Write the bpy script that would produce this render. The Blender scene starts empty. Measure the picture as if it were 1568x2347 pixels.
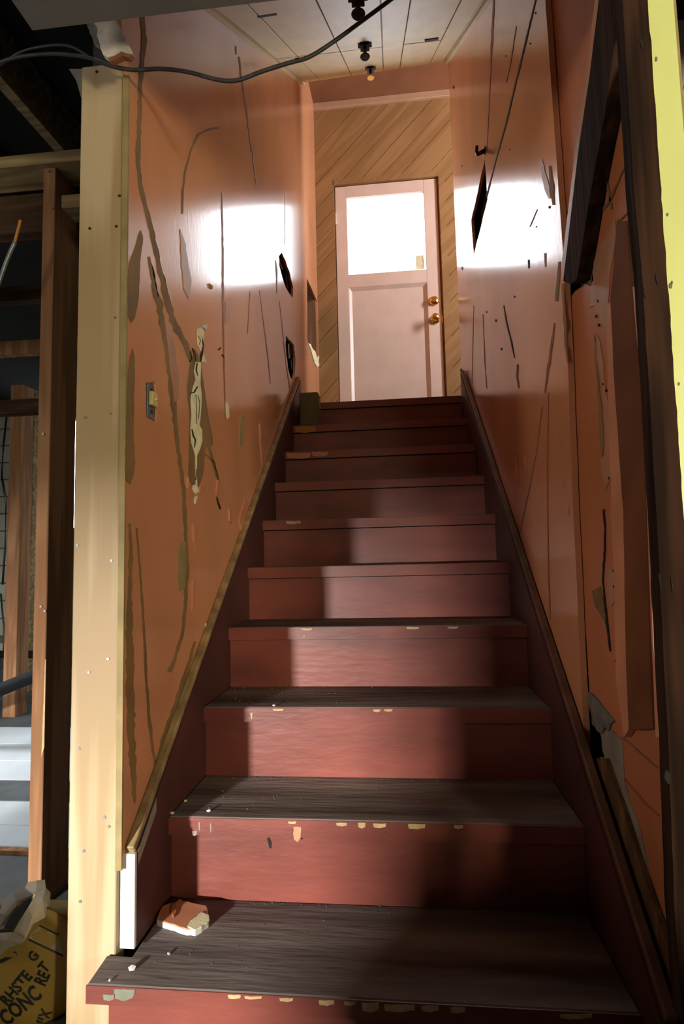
import bpy, bmesh, math, random
from mathutils import Vector, Matrix
from mathutils.geometry import delaunay_2d_cdt, tessellate_polygon
from mathutils.bvhtree import BVHTree
random.seed(7)
S = bpy.context.scene
COL = S.collection

# ------------------------------------------------------------------ camera
CAM = Vector((.5586, -1.0939, .9701)); YAW, PITCH, ROLL, FPX = -.0995, .0849, -.0235, 1294.35
IW, IH = 1568, 2347
_f = Vector((math.sin(YAW)*math.cos(PITCH), math.cos(YAW)*math.cos(PITCH), math.sin(PITCH)))
_r = Vector((math.cos(YAW), -math.sin(YAW), 0)); _u = _r.cross(_f)
A = _r*math.cos(ROLL) + _u*math.sin(ROLL); B = -_r*math.sin(ROLL) + _u*math.cos(ROLL); C = _f
cam = bpy.data.cameras.new('camera'); cam.sensor_fit = 'VERTICAL'; cam.sensor_height = 36
cam.lens = 36*FPX/IH; cam.clip_start = .02; cam.clip_end = 200
co = bpy.data.objects.new('camera', cam); COL.objects.link(co)
co.matrix_world = Matrix.Translation(CAM) @ Matrix((A, B, -C)).transposed().to_4x4()
S.camera = co
cam.dof.use_dof = False

# ------------------------------------------------------------------ world, lights, exposure
S.view_settings.view_transform = 'Standard'; S.view_settings.look = 'None'
S.view_settings.gamma = 1; S.view_settings.use_curve_mapping = False
S.view_settings.exposure = 0.9
w = bpy.data.worlds.new('overcast_sky'); S.world = w; w.use_nodes = True
bg = w.node_tree.nodes['Background']; bg.inputs[0].default_value = (.86, .93, 1, 1); bg.inputs[1].default_value = 7.0

def area(name, loc, target, sx, sy, power, col, portal=False, spread=180):
    l = bpy.data.lights.new(name, 'AREA'); l.shape = 'RECTANGLE'; l.size = sx; l.size_y = sy
    l.energy = power; l.color = col; l.spread = math.radians(spread)
    if portal: l.cycles.is_portal = True
    o = bpy.data.objects.new(name, l); COL.objects.link(o); o.location = loc
    o.rotation_euler = (Vector(target)-Vector(loc)).to_track_quat('-Z', 'Y').to_euler()
    return o
# daylight through the openings of the building (a sampling portal at the door, an added lamp in the landing window)
area('door_window_daylight', (.55, 3.16, 3.4), (.55, 0, 3.4), .68, .66, 1, (1, 1, 1), portal=True)
area('landing_window_added_lamp', (3.04, 1.92, 3.45), (0, 2.7, 3.2), .34, 1.4, 52.0, (.95, .97, 1))
# low window behind the camera, added fill lamps, side room window
area('low_basement_window', (-1.2, -3.3, .88), (.5, 1.0, .75), .15, .10, 165.0, (1.0, .97, .92))
area('south_fill_lamp', (1.75, -3.85, 1.75), (-.1, .3, 1.4), .7, .6, 13.0, (1.0, .90, .62))  # unseen warm fill added to brighten post and stud fronts
area('east_fill_lamp', (2.52, -2.5, 1.05), (0, .5, 1.2), .7, .4, 74.0, (1.0, .90, .64))  # unseen warm fill added to brighten the left wall
area('west_fill_lamp', (-3.2, -2.2, 1.75), (.97, .3, 1.2), .6, .5, 20.0, (1.0, .93, .80))  # unseen fill added to brighten the right wall
area('side_room_window', (-3.0, 1.3, 1.7), (-1.0, 1.5, 0), .7, .7, 9.0, (.9, .96, 1.0), spread=70)

# ------------------------------------------------------------------ helpers
def ray(u, v): return A*(u-IW/2) + B*(IH/2-v) + C*FPX
def hit(u, v, n, p0):
    d = ray(u, v); n = Vector(n); return CAM + d*(n.dot(Vector(p0)-CAM)/n.dot(d))
def PX(x): return lambda u, v: hit(u, v, (1, 0, 0), (x, 0, 0))
def PY(y): return lambda u, v: hit(u, v, (0, 1, 0), (0, y, 0))
def PZ(z): return lambda u, v: hit(u, v, (0, 0, 1), (0, 0, z))

def wloc(o):
    p = Vector((0, 0, 0))
    while o: p += o.location; o = o.parent
    return p
def mesh_obj(name, verts, faces, mat, parent=None, smooth=False, mats=None):
    off = wloc(parent)
    m = bpy.data.meshes.new(name); m.from_pydata([tuple(Vector(v)-off) for v in verts], [], faces)
    m.update()
    for mm in (mats or [mat]): m.materials.append(mm)
    if smooth: m.polygons.foreach_set('use_smooth', [True]*len(m.polygons))
    o = bpy.data.objects.new(name, m); COL.objects.link(o)
    if parent: o.parent = parent
    return o
def in_poly(p, lp):
    c = False
    for a, b in zip(lp, list(lp[1:])+[lp[0]]):
        if (a[1] > p[1]) != (b[1] > p[1]) and p[0] < (b[0]-a[0])*(p[1]-a[1])/(b[1]-a[1])+a[0]: c = not c
    return c
class MB:
    def __init__(s): s.v = []; s.f = []
    def add(s, verts, faces):
        n = len(s.v); s.v += [Vector(v) for v in verts]; s.f += [[i+n for i in f] for f in faces]; return s
    def box(s, x0, x1, y0, y1, z0, z1):
        return s.add([(x, y, z) for z in (z0, z1) for y in (y0, y1) for x in (x0, x1)],
            [(0, 2, 3, 1), (4, 5, 7, 6), (0, 1, 5, 4), (2, 6, 7, 3), (0, 4, 6, 2), (1, 3, 7, 5)])
    def prism(s, poly, vec):
        vec = Vector(vec); poly = [Vector(p) for p in poly]; n = len(poly)
        nn = Vector((0, 0, 0))
        for p, q in zip(poly, poly[1:]+poly[:1]): nn += (p-poly[0]).cross(q-poly[0])
        ax = max(range(3), key=lambda i: abs(nn[i])); ij = [i for i in range(3) if i != ax]
        p2 = [Vector((p[ij[0]], p[ij[1]])) for p in poly]
        _, _, of, ov, _, _ = delaunay_2d_cdt(p2, [(i, (i+1) % n) for i in range(n)], [], 0, 1e-7)
        tri = []
        if len(ov) == n and all(len(o) == 1 for o in ov):
            for f in of:
                ids = [ov[i][0] for i in f]; m = sum((p2[i] for i in ids), Vector((0, 0)))/len(ids)
                if in_poly(m, p2): tri.append(ids)
        else: tri = [list(t) for t in tessellate_polygon([poly])]
        vs = poly + [p+vec for p in poly]
        fs = [list(t) for t in tri] + [[i+n for i in reversed(t)] for t in tri]
        fs += [[i, (i+1) % n, (i+1) % n+n, i+n] for i in range(n)]
        return s.add(vs, fs)
    def tube(s, pts, rad, seg=8, caps=True):
        pts = [Vector(p) for p in pts]; n = len(pts)
        rads = rad if isinstance(rad, (list, tuple)) else [rad]*n
        base = len(s.v); up = Vector((0, 0, 1))
        for i, p in enumerate(pts):
            t = (pts[min(i+1, n-1)]-pts[max(i-1, 0)]).normalized()
            a = t.cross(up)
            if a.length < 1e-3: a = t.cross(Vector((1, 0, 0)))
            a.normalize(); b = t.cross(a)
            for k in range(seg):
                th = 2*math.pi*k/seg; s.v.append(p+(a*math.cos(th)+b*math.sin(th))*rads[i])
        for i in range(n-1):
            for k in range(seg):
                k2 = (k+1) % seg
                s.f.append([base+i*seg+k, base+i*seg+k2, base+(i+1)*seg+k2, base+(i+1)*seg+k])
        if caps:
            s.f.append([base+k for k in range(seg)]); s.f.append([base+(n-1)*seg+k for k in reversed(range(seg))])
        return s
    def obj(s, name, mat, parent=None, smooth=False, bevel=0):
        o = mesh_obj(name, s.v, s.f, mat, parent, smooth)
        bm = bmesh.new(); bm.from_mesh(o.data); bmesh.ops.recalc_face_normals(bm, faces=bm.faces[:])
        if bevel: bmesh.ops.bevel(bm, geom=[e for e in bm.edges if e.calc_face_angle(0) > .6], offset=bevel, segments=1, affect='EDGES')
        bm.to_mesh(o.data); bm.free()
        return o
def box(name, x0, x1, y0, y1, z0, z1, mat, parent=None, bevel=0):
    return MB().box(x0, x1, y0, y1, z0, z1).obj(name, mat, parent, bevel=bevel)
def thing(name, label, cat, loc=(0, 0, 0), group=None):
    o = bpy.data.objects.new(name, None); COL.objects.link(o); o.location = loc; o.empty_display_size = .05
    o['label'] = label; o['category'] = cat
    if group: o['group'] = group
    return o
def tag(o, label, cat, group=None):
    o['label'] = label; o['category'] = cat
    if group: o['group'] = group
    return o
def struct(o): o['kind'] = 'structure'; return o
def jag(pts, amt, step=None, seed=0, closed=True):
    """roughen an outline: extra points between corners, pushed about"""
    r = random.Random(seed); out = []; n = len(pts)
    for i in range(n if closed else n-1):
        a, b = Vector(pts[i]), Vector(pts[(i+1) % n]); L = (b-a).length
        k = max(1, int(L/step)) if step else 2
        for j in range(k):
            p = a.lerp(b, j/k)
            if j: p = p + Vector((r.uniform(-amt, amt), r.uniform(-amt, amt)))
            out.append((p.x, p.y))
    if not closed: out.append(tuple(pts[-1]))
    return out
def strip_poly(line, seed=0, jit=.38):
    """outline in pixels of a band that follows line [(u,v,width)...]"""
    r = random.Random(seed); fine = []
    for (a, b) in zip(line, line[1:]):
        k = max(1, int(math.hypot(b[0]-a[0], b[1]-a[1])/11))
        for j in range(k): fine.append(tuple(a[q]+(b[q]-a[q])*j/k for q in range(3)))
    fine.append(line[-1]); L = []; R = []
    for i, p in enumerate(fine):
        a = fine[max(i-1, 0)]; b = fine[min(i+1, len(fine)-1)]
        dx, dy = b[0]-a[0], b[1]-a[1]; l = math.hypot(dx, dy) or 1
        nx, ny = -dy/l, dx/l; w1 = p[2]/2*(1+r.uniform(-jit, jit)); w2 = p[2]/2*(1+r.uniform(-jit, jit))
        L.append((p[0]+nx*w1, p[1]+ny*w1)); R.append((p[0]-nx*w2, p[1]-ny*w2))
    return L + R[::-1]
def patch(name, uv, proj, vec, mat, parent, rough=0, seed=0):
    if rough: uv = jag(uv, rough, 12, seed)
    return MB().prism([proj(*p) for p in uv], vec).obj(name, mat, parent)
def slab(name, outer, holes, to3, vec, mat, parent=None):
    """flat panel with real holes: outer/holes are 2-D outlines, to3 maps them into space"""
    vs = []; es = []
    for lp in [outer]+holes:
        n0 = len(vs); vs += [Vector((p[0], p[1])) for p in lp]; es += [(n0+i, n0+(i+1) % len(lp)) for i in range(len(lp))]
    ov, oe, of, _, _, _ = delaunay_2d_cdt(vs, es, [], 0, 1e-6)
    keep = []
    for f in of:
        m = sum((ov[i] for i in f), Vector((0, 0)))/len(f)
        if in_poly(m, outer) and not any(in_poly(m, h) for h in holes): keep.append(f)
    of = keep
    front = [to3(p.x, p.y) for p in ov]; vec = Vector(vec); n = len(front)
    faces = [list(f) for f in of]; cnt = {}
    for f in faces:
        for i in range(len(f)):
            k = (f[i], f[(i+1) % len(f)]); cnt[k] = 1
    sides = [[a, b, b+n, a+n] for (a, b) in cnt if (b, a) not in cnt]
    return MB().add(front+[p+vec for p in front], faces+[[i+n for i in reversed(f)] for f in faces]+sides).obj(name, mat, parent)

# ------------------------------------------------------------------ materials
def mat(name, col, rough=.6, var=.15, scale=6, stretch=(1, 1, 1), bump=.0, bscale=60, metal=0, col2=None, spec=.5, detail=5, coat=0):
    m = bpy.data.materials.new(name); m.use_nodes = True; nt = m.node_tree; N = nt.nodes; L = nt.links
    b = N['Principled BSDF']; b.inputs['Roughness'].default_value = rough; b.inputs['Metallic'].default_value = metal
    b.inputs['Specular IOR Level'].default_value = spec; b.inputs['Coat Weight'].default_value = coat
    tc = N.new('ShaderNodeTexCoord'); mp = N.new('ShaderNodeMapping'); mp.inputs['Scale'].default_value = stretch
    L.new(tc.outputs['Object'], mp.inputs['Vector'])
    nz = N.new('ShaderNodeTexNoise'); nz.inputs['Scale'].default_value = scale; nz.inputs['Detail'].default_value = detail
    L.new(mp.outputs[0], nz.inputs['Vector'])
    cr = N.new('ShaderNodeValToRGB'); e = cr.color_ramp.elements
    c1 = [max(0, c*(1-var)) for c in col]; c2 = col2 or [min(1, c*(1+var)) for c in col]
    e[0].position = .32; e[1].position = .68; e[0].color = (*c1, 1); e[1].color = (*c2, 1)
    L.new(nz.outputs['Fac'], cr.inputs[0]); L.new(cr.outputs[0], b.inputs['Base Color'])
    if bump:
        n2 = N.new('ShaderNodeTexNoise'); n2.inputs['Scale'].default_value = bscale; n2.inputs['Detail'].default_value = 4
        L.new(mp.outputs[0], n2.inputs['Vector'])
        bp = N.new('ShaderNodeBump'); bp.inputs['Strength'].default_value = bump; bp.inputs['Distance'].default_value = .004
        L.new(n2.outputs['Fac'], bp.inputs['Height']); L.new(bp.outputs[0], b.inputs['Normal'])
    m['_b'] = 1
    return m
def wood(name, col, col2, axis=2, ring=9, grain=70, rough=.6, bump=.1, distort=3.5, rot=0, amp=.30):
    """planed wood: cathedral rings drawn out along one axis plus fine grain"""
    m = bpy.data.materials.new(name); m.use_nodes = True; nt = m.node_tree; N = nt.nodes; L = nt.links
    b = N['Principled BSDF']; b.inputs['Roughness'].default_value = rough; b.inputs['Specular IOR Level'].default_value = .12 if rough > .7 else .4
    tc = N.new('ShaderNodeTexCoord'); mp = N.new('ShaderNodeMapping')
    sc = [ring]*3; sc[axis] = ring*.09; mp.inputs['Scale'].default_value = sc
    rt = N.new('ShaderNodeMapping'); rt.inputs['Rotation'].default_value = (0, rot, 0); L.new(tc.outputs['Object'], rt.inputs['Vector'])
    L.new(rt.outputs[0], mp.inputs['Vector'])
    nz = N.new('ShaderNodeTexNoise'); nz.inputs['Scale'].default_value = 1.3; nz.inputs['Detail'].default_value = 2
    L.new(mp.outputs[0], nz.inputs['Vector'])
    mul = N.new('ShaderNodeMath'); mul.operation = 'MULTIPLY'; mul.inputs[1].default_value = distort*6
    L.new(nz.outputs['Fac'], mul.inputs[0])
    sn = N.new('ShaderNodeMath'); sn.operation = 'SINE'; L.new(mul.outputs[0], sn.inputs[0])
    mp2 = N.new('ShaderNodeMapping'); s2 = [grain]*3; s2[axis] = grain*.03; mp2.inputs['Scale'].default_value = s2
    L.new(rt.outputs[0], mp2.inputs['Vector'])
    n2 = N.new('ShaderNodeTexNoise'); n2.inputs['Scale'].default_value = 1; n2.inputs['Detail'].default_value = 3
    L.new(mp2.outputs[0], n2.inputs['Vector'])
    ad = N.new('ShaderNodeMath'); ad.operation = 'MULTIPLY_ADD'; ad.inputs[1].default_value = amp; L.new(sn.outputs[0], ad.inputs[0]); L.new(n2.outputs['Fac'], ad.inputs[2])
    cr = N.new('ShaderNodeValToRGB'); e = cr.color_ramp.elements; e[0].position = .2; e[1].position = .85
    e[0].color = (*col, 1); e[1].color = (*col2, 1); L.new(ad.outputs[0], cr.inputs[0]); L.new(cr.outputs[0], b.inputs['Base Color'])
    bp = N.new('ShaderNodeBump'); bp.inputs['Strength'].default_value = bump; bp.inputs['Distance'].default_value = .003
    L.new(n2.outputs['Fac'], bp.inputs['Height']); L.new(bp.outputs[0], b.inputs['Normal'])
    return m
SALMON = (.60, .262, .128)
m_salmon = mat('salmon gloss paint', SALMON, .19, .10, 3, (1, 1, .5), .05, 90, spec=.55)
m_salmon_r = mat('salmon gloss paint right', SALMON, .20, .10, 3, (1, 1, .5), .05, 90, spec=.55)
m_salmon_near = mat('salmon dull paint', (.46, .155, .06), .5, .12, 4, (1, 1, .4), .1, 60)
m_salmon_lit = mat('lit salmon paint', (.58, .24, .12), .6, .12, 9)  # casing paint, paler copy with the light put into its colour
m_flake = mat('curled salmon paint', (.56, .23, .12), .4, .1, 20)
m_seam = mat('paint seam', (.27, .10, .045), .6, .2, 20)
m_ochre = mat('bare brown paper', (.22, .125, .042), .75, .25, 14, (1, 1, .4), .1, 80)
m_olive = mat('bare olive paper', (.30, .22, .09), .75, .2, 14)
m_tan = mat('lit brace edge', (.44, .22, .12), .5, .15, 12)
m_cream = mat('cream plaster', (.78, .73, .46), .8, .12, 30, bump=.2, bscale=120)
m_white = mat('white plaster', (.62, .61, .58), .7, .06, 30, bump=.1)
m_dark = mat('dark crack', (.012, .009, .007), .9, .3, 20)
m_cavity = mat('wall cavity board', (.03, .02, .015), .9, .4, 10, (1, 1, .2))
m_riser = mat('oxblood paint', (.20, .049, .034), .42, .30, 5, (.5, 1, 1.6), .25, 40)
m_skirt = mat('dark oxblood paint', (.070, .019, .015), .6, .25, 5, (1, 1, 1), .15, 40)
m_tread = mat('worn dusty tread', (.085, .06, .053), .85, .3, 5, (.25, 2.0, 1), .55, 34, col2=(.25, .21, .19), detail=8, spec=.04)
m_chip = mat('bare chipped wood', (.50, .34, .16), .7, .2, 40)
m_chipgrey = mat('grey green old paint', (.16, .16, .11), .7, .2, 40)
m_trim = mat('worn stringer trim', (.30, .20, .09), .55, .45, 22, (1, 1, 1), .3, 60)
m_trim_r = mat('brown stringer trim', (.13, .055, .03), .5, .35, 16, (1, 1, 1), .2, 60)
m_pine = wood('new pine', (.37, .25, .125), (.51, .385, .23), 2, 6, 60, .55, .05, amp=.42)
m_rough = wood('rough dark timber', (.015, .007, .0045), (.044, .020, .012), 2, 14, 80, .9, .5)
m_stud = wood('old brown stud', (.24, .115, .055), (.40, .21, .105), 2, 10, 60, .8, .25)
m_brownboard = wood('brown stringer wood', (.10, .05, .022), (.19, .10, .045), 2, 12, 60, .85, .4)
m_dim = wood('old dark framing', (.045, .024, .013), (.10, .055, .03), 0, 10, 60, .85, .3)
m_plate = wood('weathered plate', (.16, .11, .055), (.30, .22, .11), 0, 12, 50, .8, .3)
m_lime = mat('lime green paint', (.64, .69, .27), .45, .06, 8, (1, 1, .4), .15, 50)
m_block = mat('painted block', (.50, .52, .42), .8, .15, 6, bump=.3, bscale=50)
m_ceil = mat('cream ceiling board', (.62, .53, .29), .55, .08, 5, (3, 1, 1), .1, 60)
m_plank = wood('diagonal plank', (.30, .165, .062), (.38, .215, .088), 0, 7, 45, .5, .1, rot=math.radians(46))
m_door = mat('pale pink door paint', (.78, .60, .50), .38, .05, 6, bump=.08, bscale=90)
m_brass = mat('brass', (.85, .50, .14), .22, .05, 20, metal=1)
m_steel = mat('galvanised steel', (.22, .24, .24), .45, .2, 40, metal=.6)
m_ivory = mat('ivory switch', (.55, .46, .18), .5, .1, 30)
m_pipe = mat('black pipe', (.008, .008, .009), .8, .2, 30, spec=.1)
m_black = mat('black iron', (.012, .012, .013), .5, .2, 30)
m_cable = mat('grey sheathed cable', (.030, .028, .026), .6, .3, 60, bump=.3, bscale=150)
m_orange = mat('orange wire', (.45, .17, .03), .6, .1, 30)
m_floor = mat('grey concrete floor', (.075, .08, .082), .75, .35, 5, bump=.25, bscale=30)
m_pale = mat('pale painted floorboards', (.50, .53, .55), .6, .12, 4, bump=.15, bscale=30)
m_darkboard = mat('dark floorboard', (.07, .075, .08), .7, .3, 8)
m_paper = mat('tan kraft paper', (.68, .55, .40), .8, .12, 12, bump=.25, bscale=25)
m_bag = mat('yellow printed paper', (.30, .18, .025), .6, .15, 7, bump=.2, bscale=20)
m_bagcream = mat('cream printed paper', (.30, .24, .17), .6, .12, 7)
m_ink = mat('black print', (.012, .011, .010), .6, .1, 20)
m_greyboard = mat('grey bare gypsum', (.24, .20, .155), .8, .25, 14, bump=.2)
m_paperwhite = mat('torn pale paper', (.70, .62, .54), .85, .22, 25, bump=.4)
m_tan2 = mat('tan painted trim', (.50, .31, .19), .5, .1, 8)
m_salmon_shaded = mat('shaded salmon paint', (.17, .062, .026), .8, .2, 7, spec=.1)  # casing paint, darker copy with the shade put into its colour
m_umber = mat('dull brown paint', (.25, .105, .05), .6, .15, 4)
m_greypaper = mat('torn grey paper', (.16, .15, .13), .85, .35, 30, bump=.4)
m_block_wood = mat('weathered wood block', (.11, .085, .035), .7, .25, 14, (1, 1, .3), .2, 50)
m_shell = mat('basement plaster', (.16, .15, .14), .9, .2, 3)
m_subfloor = mat('near black subfloor', (.009, .008, .007), .95, .3, 5)  # one even near-black tone for the ceiling undersides
# window glass: clear with a faint reflection
m_glass = bpy.data.materials.new('window glass'); m_glass.use_nodes = True
_N = m_glass.node_tree.nodes; _L = m_glass.node_tree.links; _N.clear()
_o = _N.new('ShaderNodeOutputMaterial'); _t = _N.new('ShaderNodeBsdfTransparent'); _g = _N.new('ShaderNodeBsdfGlossy'); _g.inputs['Roughness'].default_value = .02
_lw = _N.new('ShaderNodeFresnel'); _lw.inputs['IOR'].default_value = 1.3; _mx = _N.new('ShaderNodeMixShader')
_L.new(_lw.outputs[0], _mx.inputs[0]); _L.new(_t.outputs[0], _mx.inputs[1]); _L.new(_g.outputs[0], _mx.inputs[2]); _L.new(_mx.outputs[0], _o.inputs[0])

# ------------------------------------------------------------------ dimensions
RISE, RUN = .19, .2386
XL, XR = -.025, .970           # wall faces
ZL = 10*RISE; YB = 3.0927       # landing level, back wall
YC_L, YC_R = 2.60, 2.33         # end of the sloping ceiling, left and right
def zceil(y): return 2.372+.7605*y
ZTOP = 4.60

# ------------------------------------------------------------------ basement shell
struct(box('floor', -4.6, 2.6, -4.0, 5.4, -.12, 0, m_floor))
struct(box('wall_west', -4.7, -4.6, -4.0, 5.4, 0, 2.9, m_shell))
struct(box('wall_south', -4.6, 2.6, -4.1, -4.0, 0, 2.9, m_shell))
struct(box('wall_east', 2.6, 2.7, -4.0, 5.4, 0, 2.9, m_shell))
struct(box('ceiling', -4.6, -.135, -4.0, 5.4, 2.82, 2.9, m_subfloor))
struct(box('ceiling_basement', -.135, 2.6, -4.0, -.12, 2.40, 2.9, m_subfloor))
struct(box('shade_lintel', -.135, 2.6, -.25, -.12, 2.035, 2.40, m_shell))  # beam added over the opening to shade the upper left wall
struct(box('ceiling_storeroom', 1.1, 2.6, -.12, 2.2, 2.40, 2.5, m_subfloor))

# ------------------------------------------------------------------ left stair wall
def flat(p): return (p.y, p.z)
pl = PX(XL)
def yz(uvs, pr=None): return [flat((pr or pl)(*p)) for p in uvs]
skirt_z = lambda y: .315+.796*y
H1 = [(639, 588), (642, 583), (646.5, 579), (650, 588), (655, 598), (659, 612), (663.5, 622), (667, 640), (672, 658), (671, 683), (663.5, 673), (655, 659), (651, 648), (646.5, 634), (643, 620), (639.7, 608)]
H2 = [(655, 768), (663.5, 779), (669, 784), (674, 792), (676, 810), (677, 830), (676, 855), (674, 871), (667, 867), (663, 855), (660, 843), (657, 818), (655, 796)]
HS = [(334, 877), (357, 874), (359, 969), (335, 955)]
HF = [(446, 895), (451, 885), (453, 897), (451, 905), (448, 903), (441, 907), (436, 905)]
HF2 = [(437, 982), (443, 978), (446, 985), (445, 995), (441, 1003)]
outer = [(.062, .352), (.16, .36), (.3, .0), (2.6, .0), (2.6, zceil(2.6)+.1)]
top = [(.02, zceil(.02)+.1), (-.02, 2.35), (.005, 2.28), (.02, 2.20), (.035, 2.14), (.062, 2.09)]
wl = slab('wall_left', outer+top, [yz(jag(h, .8, 8, i)) for i, h in enumerate((H1, H2, HS, HF, HF2))],
          lambda y, z: Vector((XL, y, z)), (-.012, 0, 0), m_salmon)
struct(wl)
# the board wall behind it closes the cavity
box('cavity_board', -.135, -.120, .10, 3.2, 0, 4.75, m_cavity, wl)
box('landing_cavity_board', -.135, -.120, 3.2, 3.35, 1.8, 4.75, m_cavity, wl)
# the landing end of the wall leans a little to the corner; it has a broken corner
def to_end(y, z): return Vector((XL+(y-2.6)/(YB-2.6)*.014, y, z))
nend = Vector((YB-2.6, -.014, 0))
H3 = [(703.6, 637), (708, 648), (713, 658), (720, 675), (727, 691), (729, 715), (729.5, 760), (729, 815), (727, 838), (721.5, 826), (714, 806), (706, 787), (704, 774), (703.6, 760), (704.5, 700)]
h3 = [flat(hit(u, v, nend, (XL, 2.6, 0))) for u, v in H3]
h3 = [(min(max(y, 2.63), YB-.015), z) for y, z in h3]
slab('landing_panel', [(2.6, ZL-.1), (YB, ZL-.1), (YB, ZTOP), (2.6, ZTOP)], [h3], to_end, (-.012, 0, 0), m_salmon, wl)
MB().box(-.118, -.02, 3.03, 3.075, 1.9, 4.5).obj('corner_stud', m_stud, wl)
def pend(u, v): return hit(u, v, nend, (XL+.001, 2.6, 0))
patch('torn_edge', jag([(705, 786), (712, 790), (716, 800), (722, 806), (726, 820), (730, 815), (731, 838), (726, 842), (720, 832), (713, 806)], 1, 5, 3), pend, (.004, -.002, 0), m_cream, wl)
for n, (q, mt) in enumerate([([(662, 790), (668, 786), (672, 800), (668, 815), (664, 822), (663, 808)], m_cream), ([(668, 828), (674, 815), (675, 850), (670, 846)], m_cream),
        ([(641, 590), (650, 598), (655, 615), (648, 618), (642, 608)], m_tan), ([(657, 625), (664, 640), (670, 660), (669, 676), (660, 662)], m_tan)]):
    patch('torn_backing', q, PX(XL-.03), (-.005, 0, 0), mt, wl, .8, n)
# peeled bands and patches (thin raised or bared layers on the panel)
OUT = (.0012, 0, 0)
bands = [
 ([(322, 0, 10), (330, 90, 10), (322, 180, 9), (318, 280, 9), (316, 370, 10), (322, 430, 8), (338, 490, 8), (350, 540, 9), (362, 600, 10), (374, 650, 12), (388, 710, 14), (405, 755, 14), (425, 790, 14), (440, 830, 12), (452, 870, 6)], m_ochre),
 ([(340, 588, 3), (348, 620, 9), (358, 680, 13), (366, 700, 14), (372, 750, 12), (382, 800, 13), (390, 850, 13), (394, 900, 12), (400, 950, 12), (405, 1010, 9), (412, 1060, 8), (420, 1120, 8), (424, 1200, 8), (428, 1300, 9), (425, 1380, 9), (418, 1450, 8), (400, 1510, 7), (388, 1540, 10)], m_ochre),
 ([(296, 1200, 5), (300, 1260, 8), (297, 1350, 10), (296, 1450, 13), (298, 1550, 17), (300, 1650, 17), (303, 1750, 15), (308, 1840, 6)], m_ochre),
 ([(312, 1210, 3), (320, 1300, 4), (330, 1450, 5), (335, 1560, 5), (342, 1650, 6), (350, 1720, 7), (356, 1760, 5)], m_ochre),
 ([(350, 1775, 7), (375, 1690, 8), (400, 1620, 9), (420, 1560, 9), (436, 1510, 8), (446, 1470, 5)], m_ochre),
 ([(500, 293, 3), (478, 297, 4), (455, 308, 4), (437, 345, 3.5), (424, 395, 4), (418, 440, 4), (417, 490, 3)], m_ochre),
 ([(470, 1000, 5), (485, 1050, 7), (500, 1100, 6), (508, 1130, 3)], m_ochre),
 ([(632, 596, 2), (634, 620, 5), (634, 672, 2)], m_olive),
 ([(508, 440, 3), (510, 560, 4), (511, 700, 4), (512, 800, 3), (516, 960, 2)], m_seam),
 ([(547, 130, 3), (552, 170, 4), (560, 220, 4), (572, 310, 3), (576, 350, 2)], m_seam),
 ([(578, 335, 3), (582, 380, 3), (588, 425, 1.5)], m_seam),
 ([(540, 105, 3), (541, 125, 2)], m_seam), ([(653, 440, 1.5), (653, 560, 1.5)], m_tan),
 ([(595, 665, 1.6), (604, 740, 2), (614, 820, 1.8), (620, 880, 1.2)], m_seam),
 ([(573, 668, 2), (570, 720, 2), (567, 765, 1.5)], m_seam),
 ([(641, 690, 1.5), (648, 760, 2), (655, 830, 2), (664, 890, 2)], m_seam),
 ([(470, 1040, 1.5), (490, 1060, 2), (500, 1100, 1.5)], m_seam),
 ([(345, 590, 1.5), (352, 630, 3), (362, 680, 2)], m_flake), ([(360, 560, 1.5), (370, 610, 3), (392, 690, 2)], m_flake),
]
for i, (ln, mt) in enumerate(bands):
    patch('peeled_band' if mt in (m_ochre, m_olive) else 'paint_seam', strip_poly(ln, i), pl, OUT, mt, wl)
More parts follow.
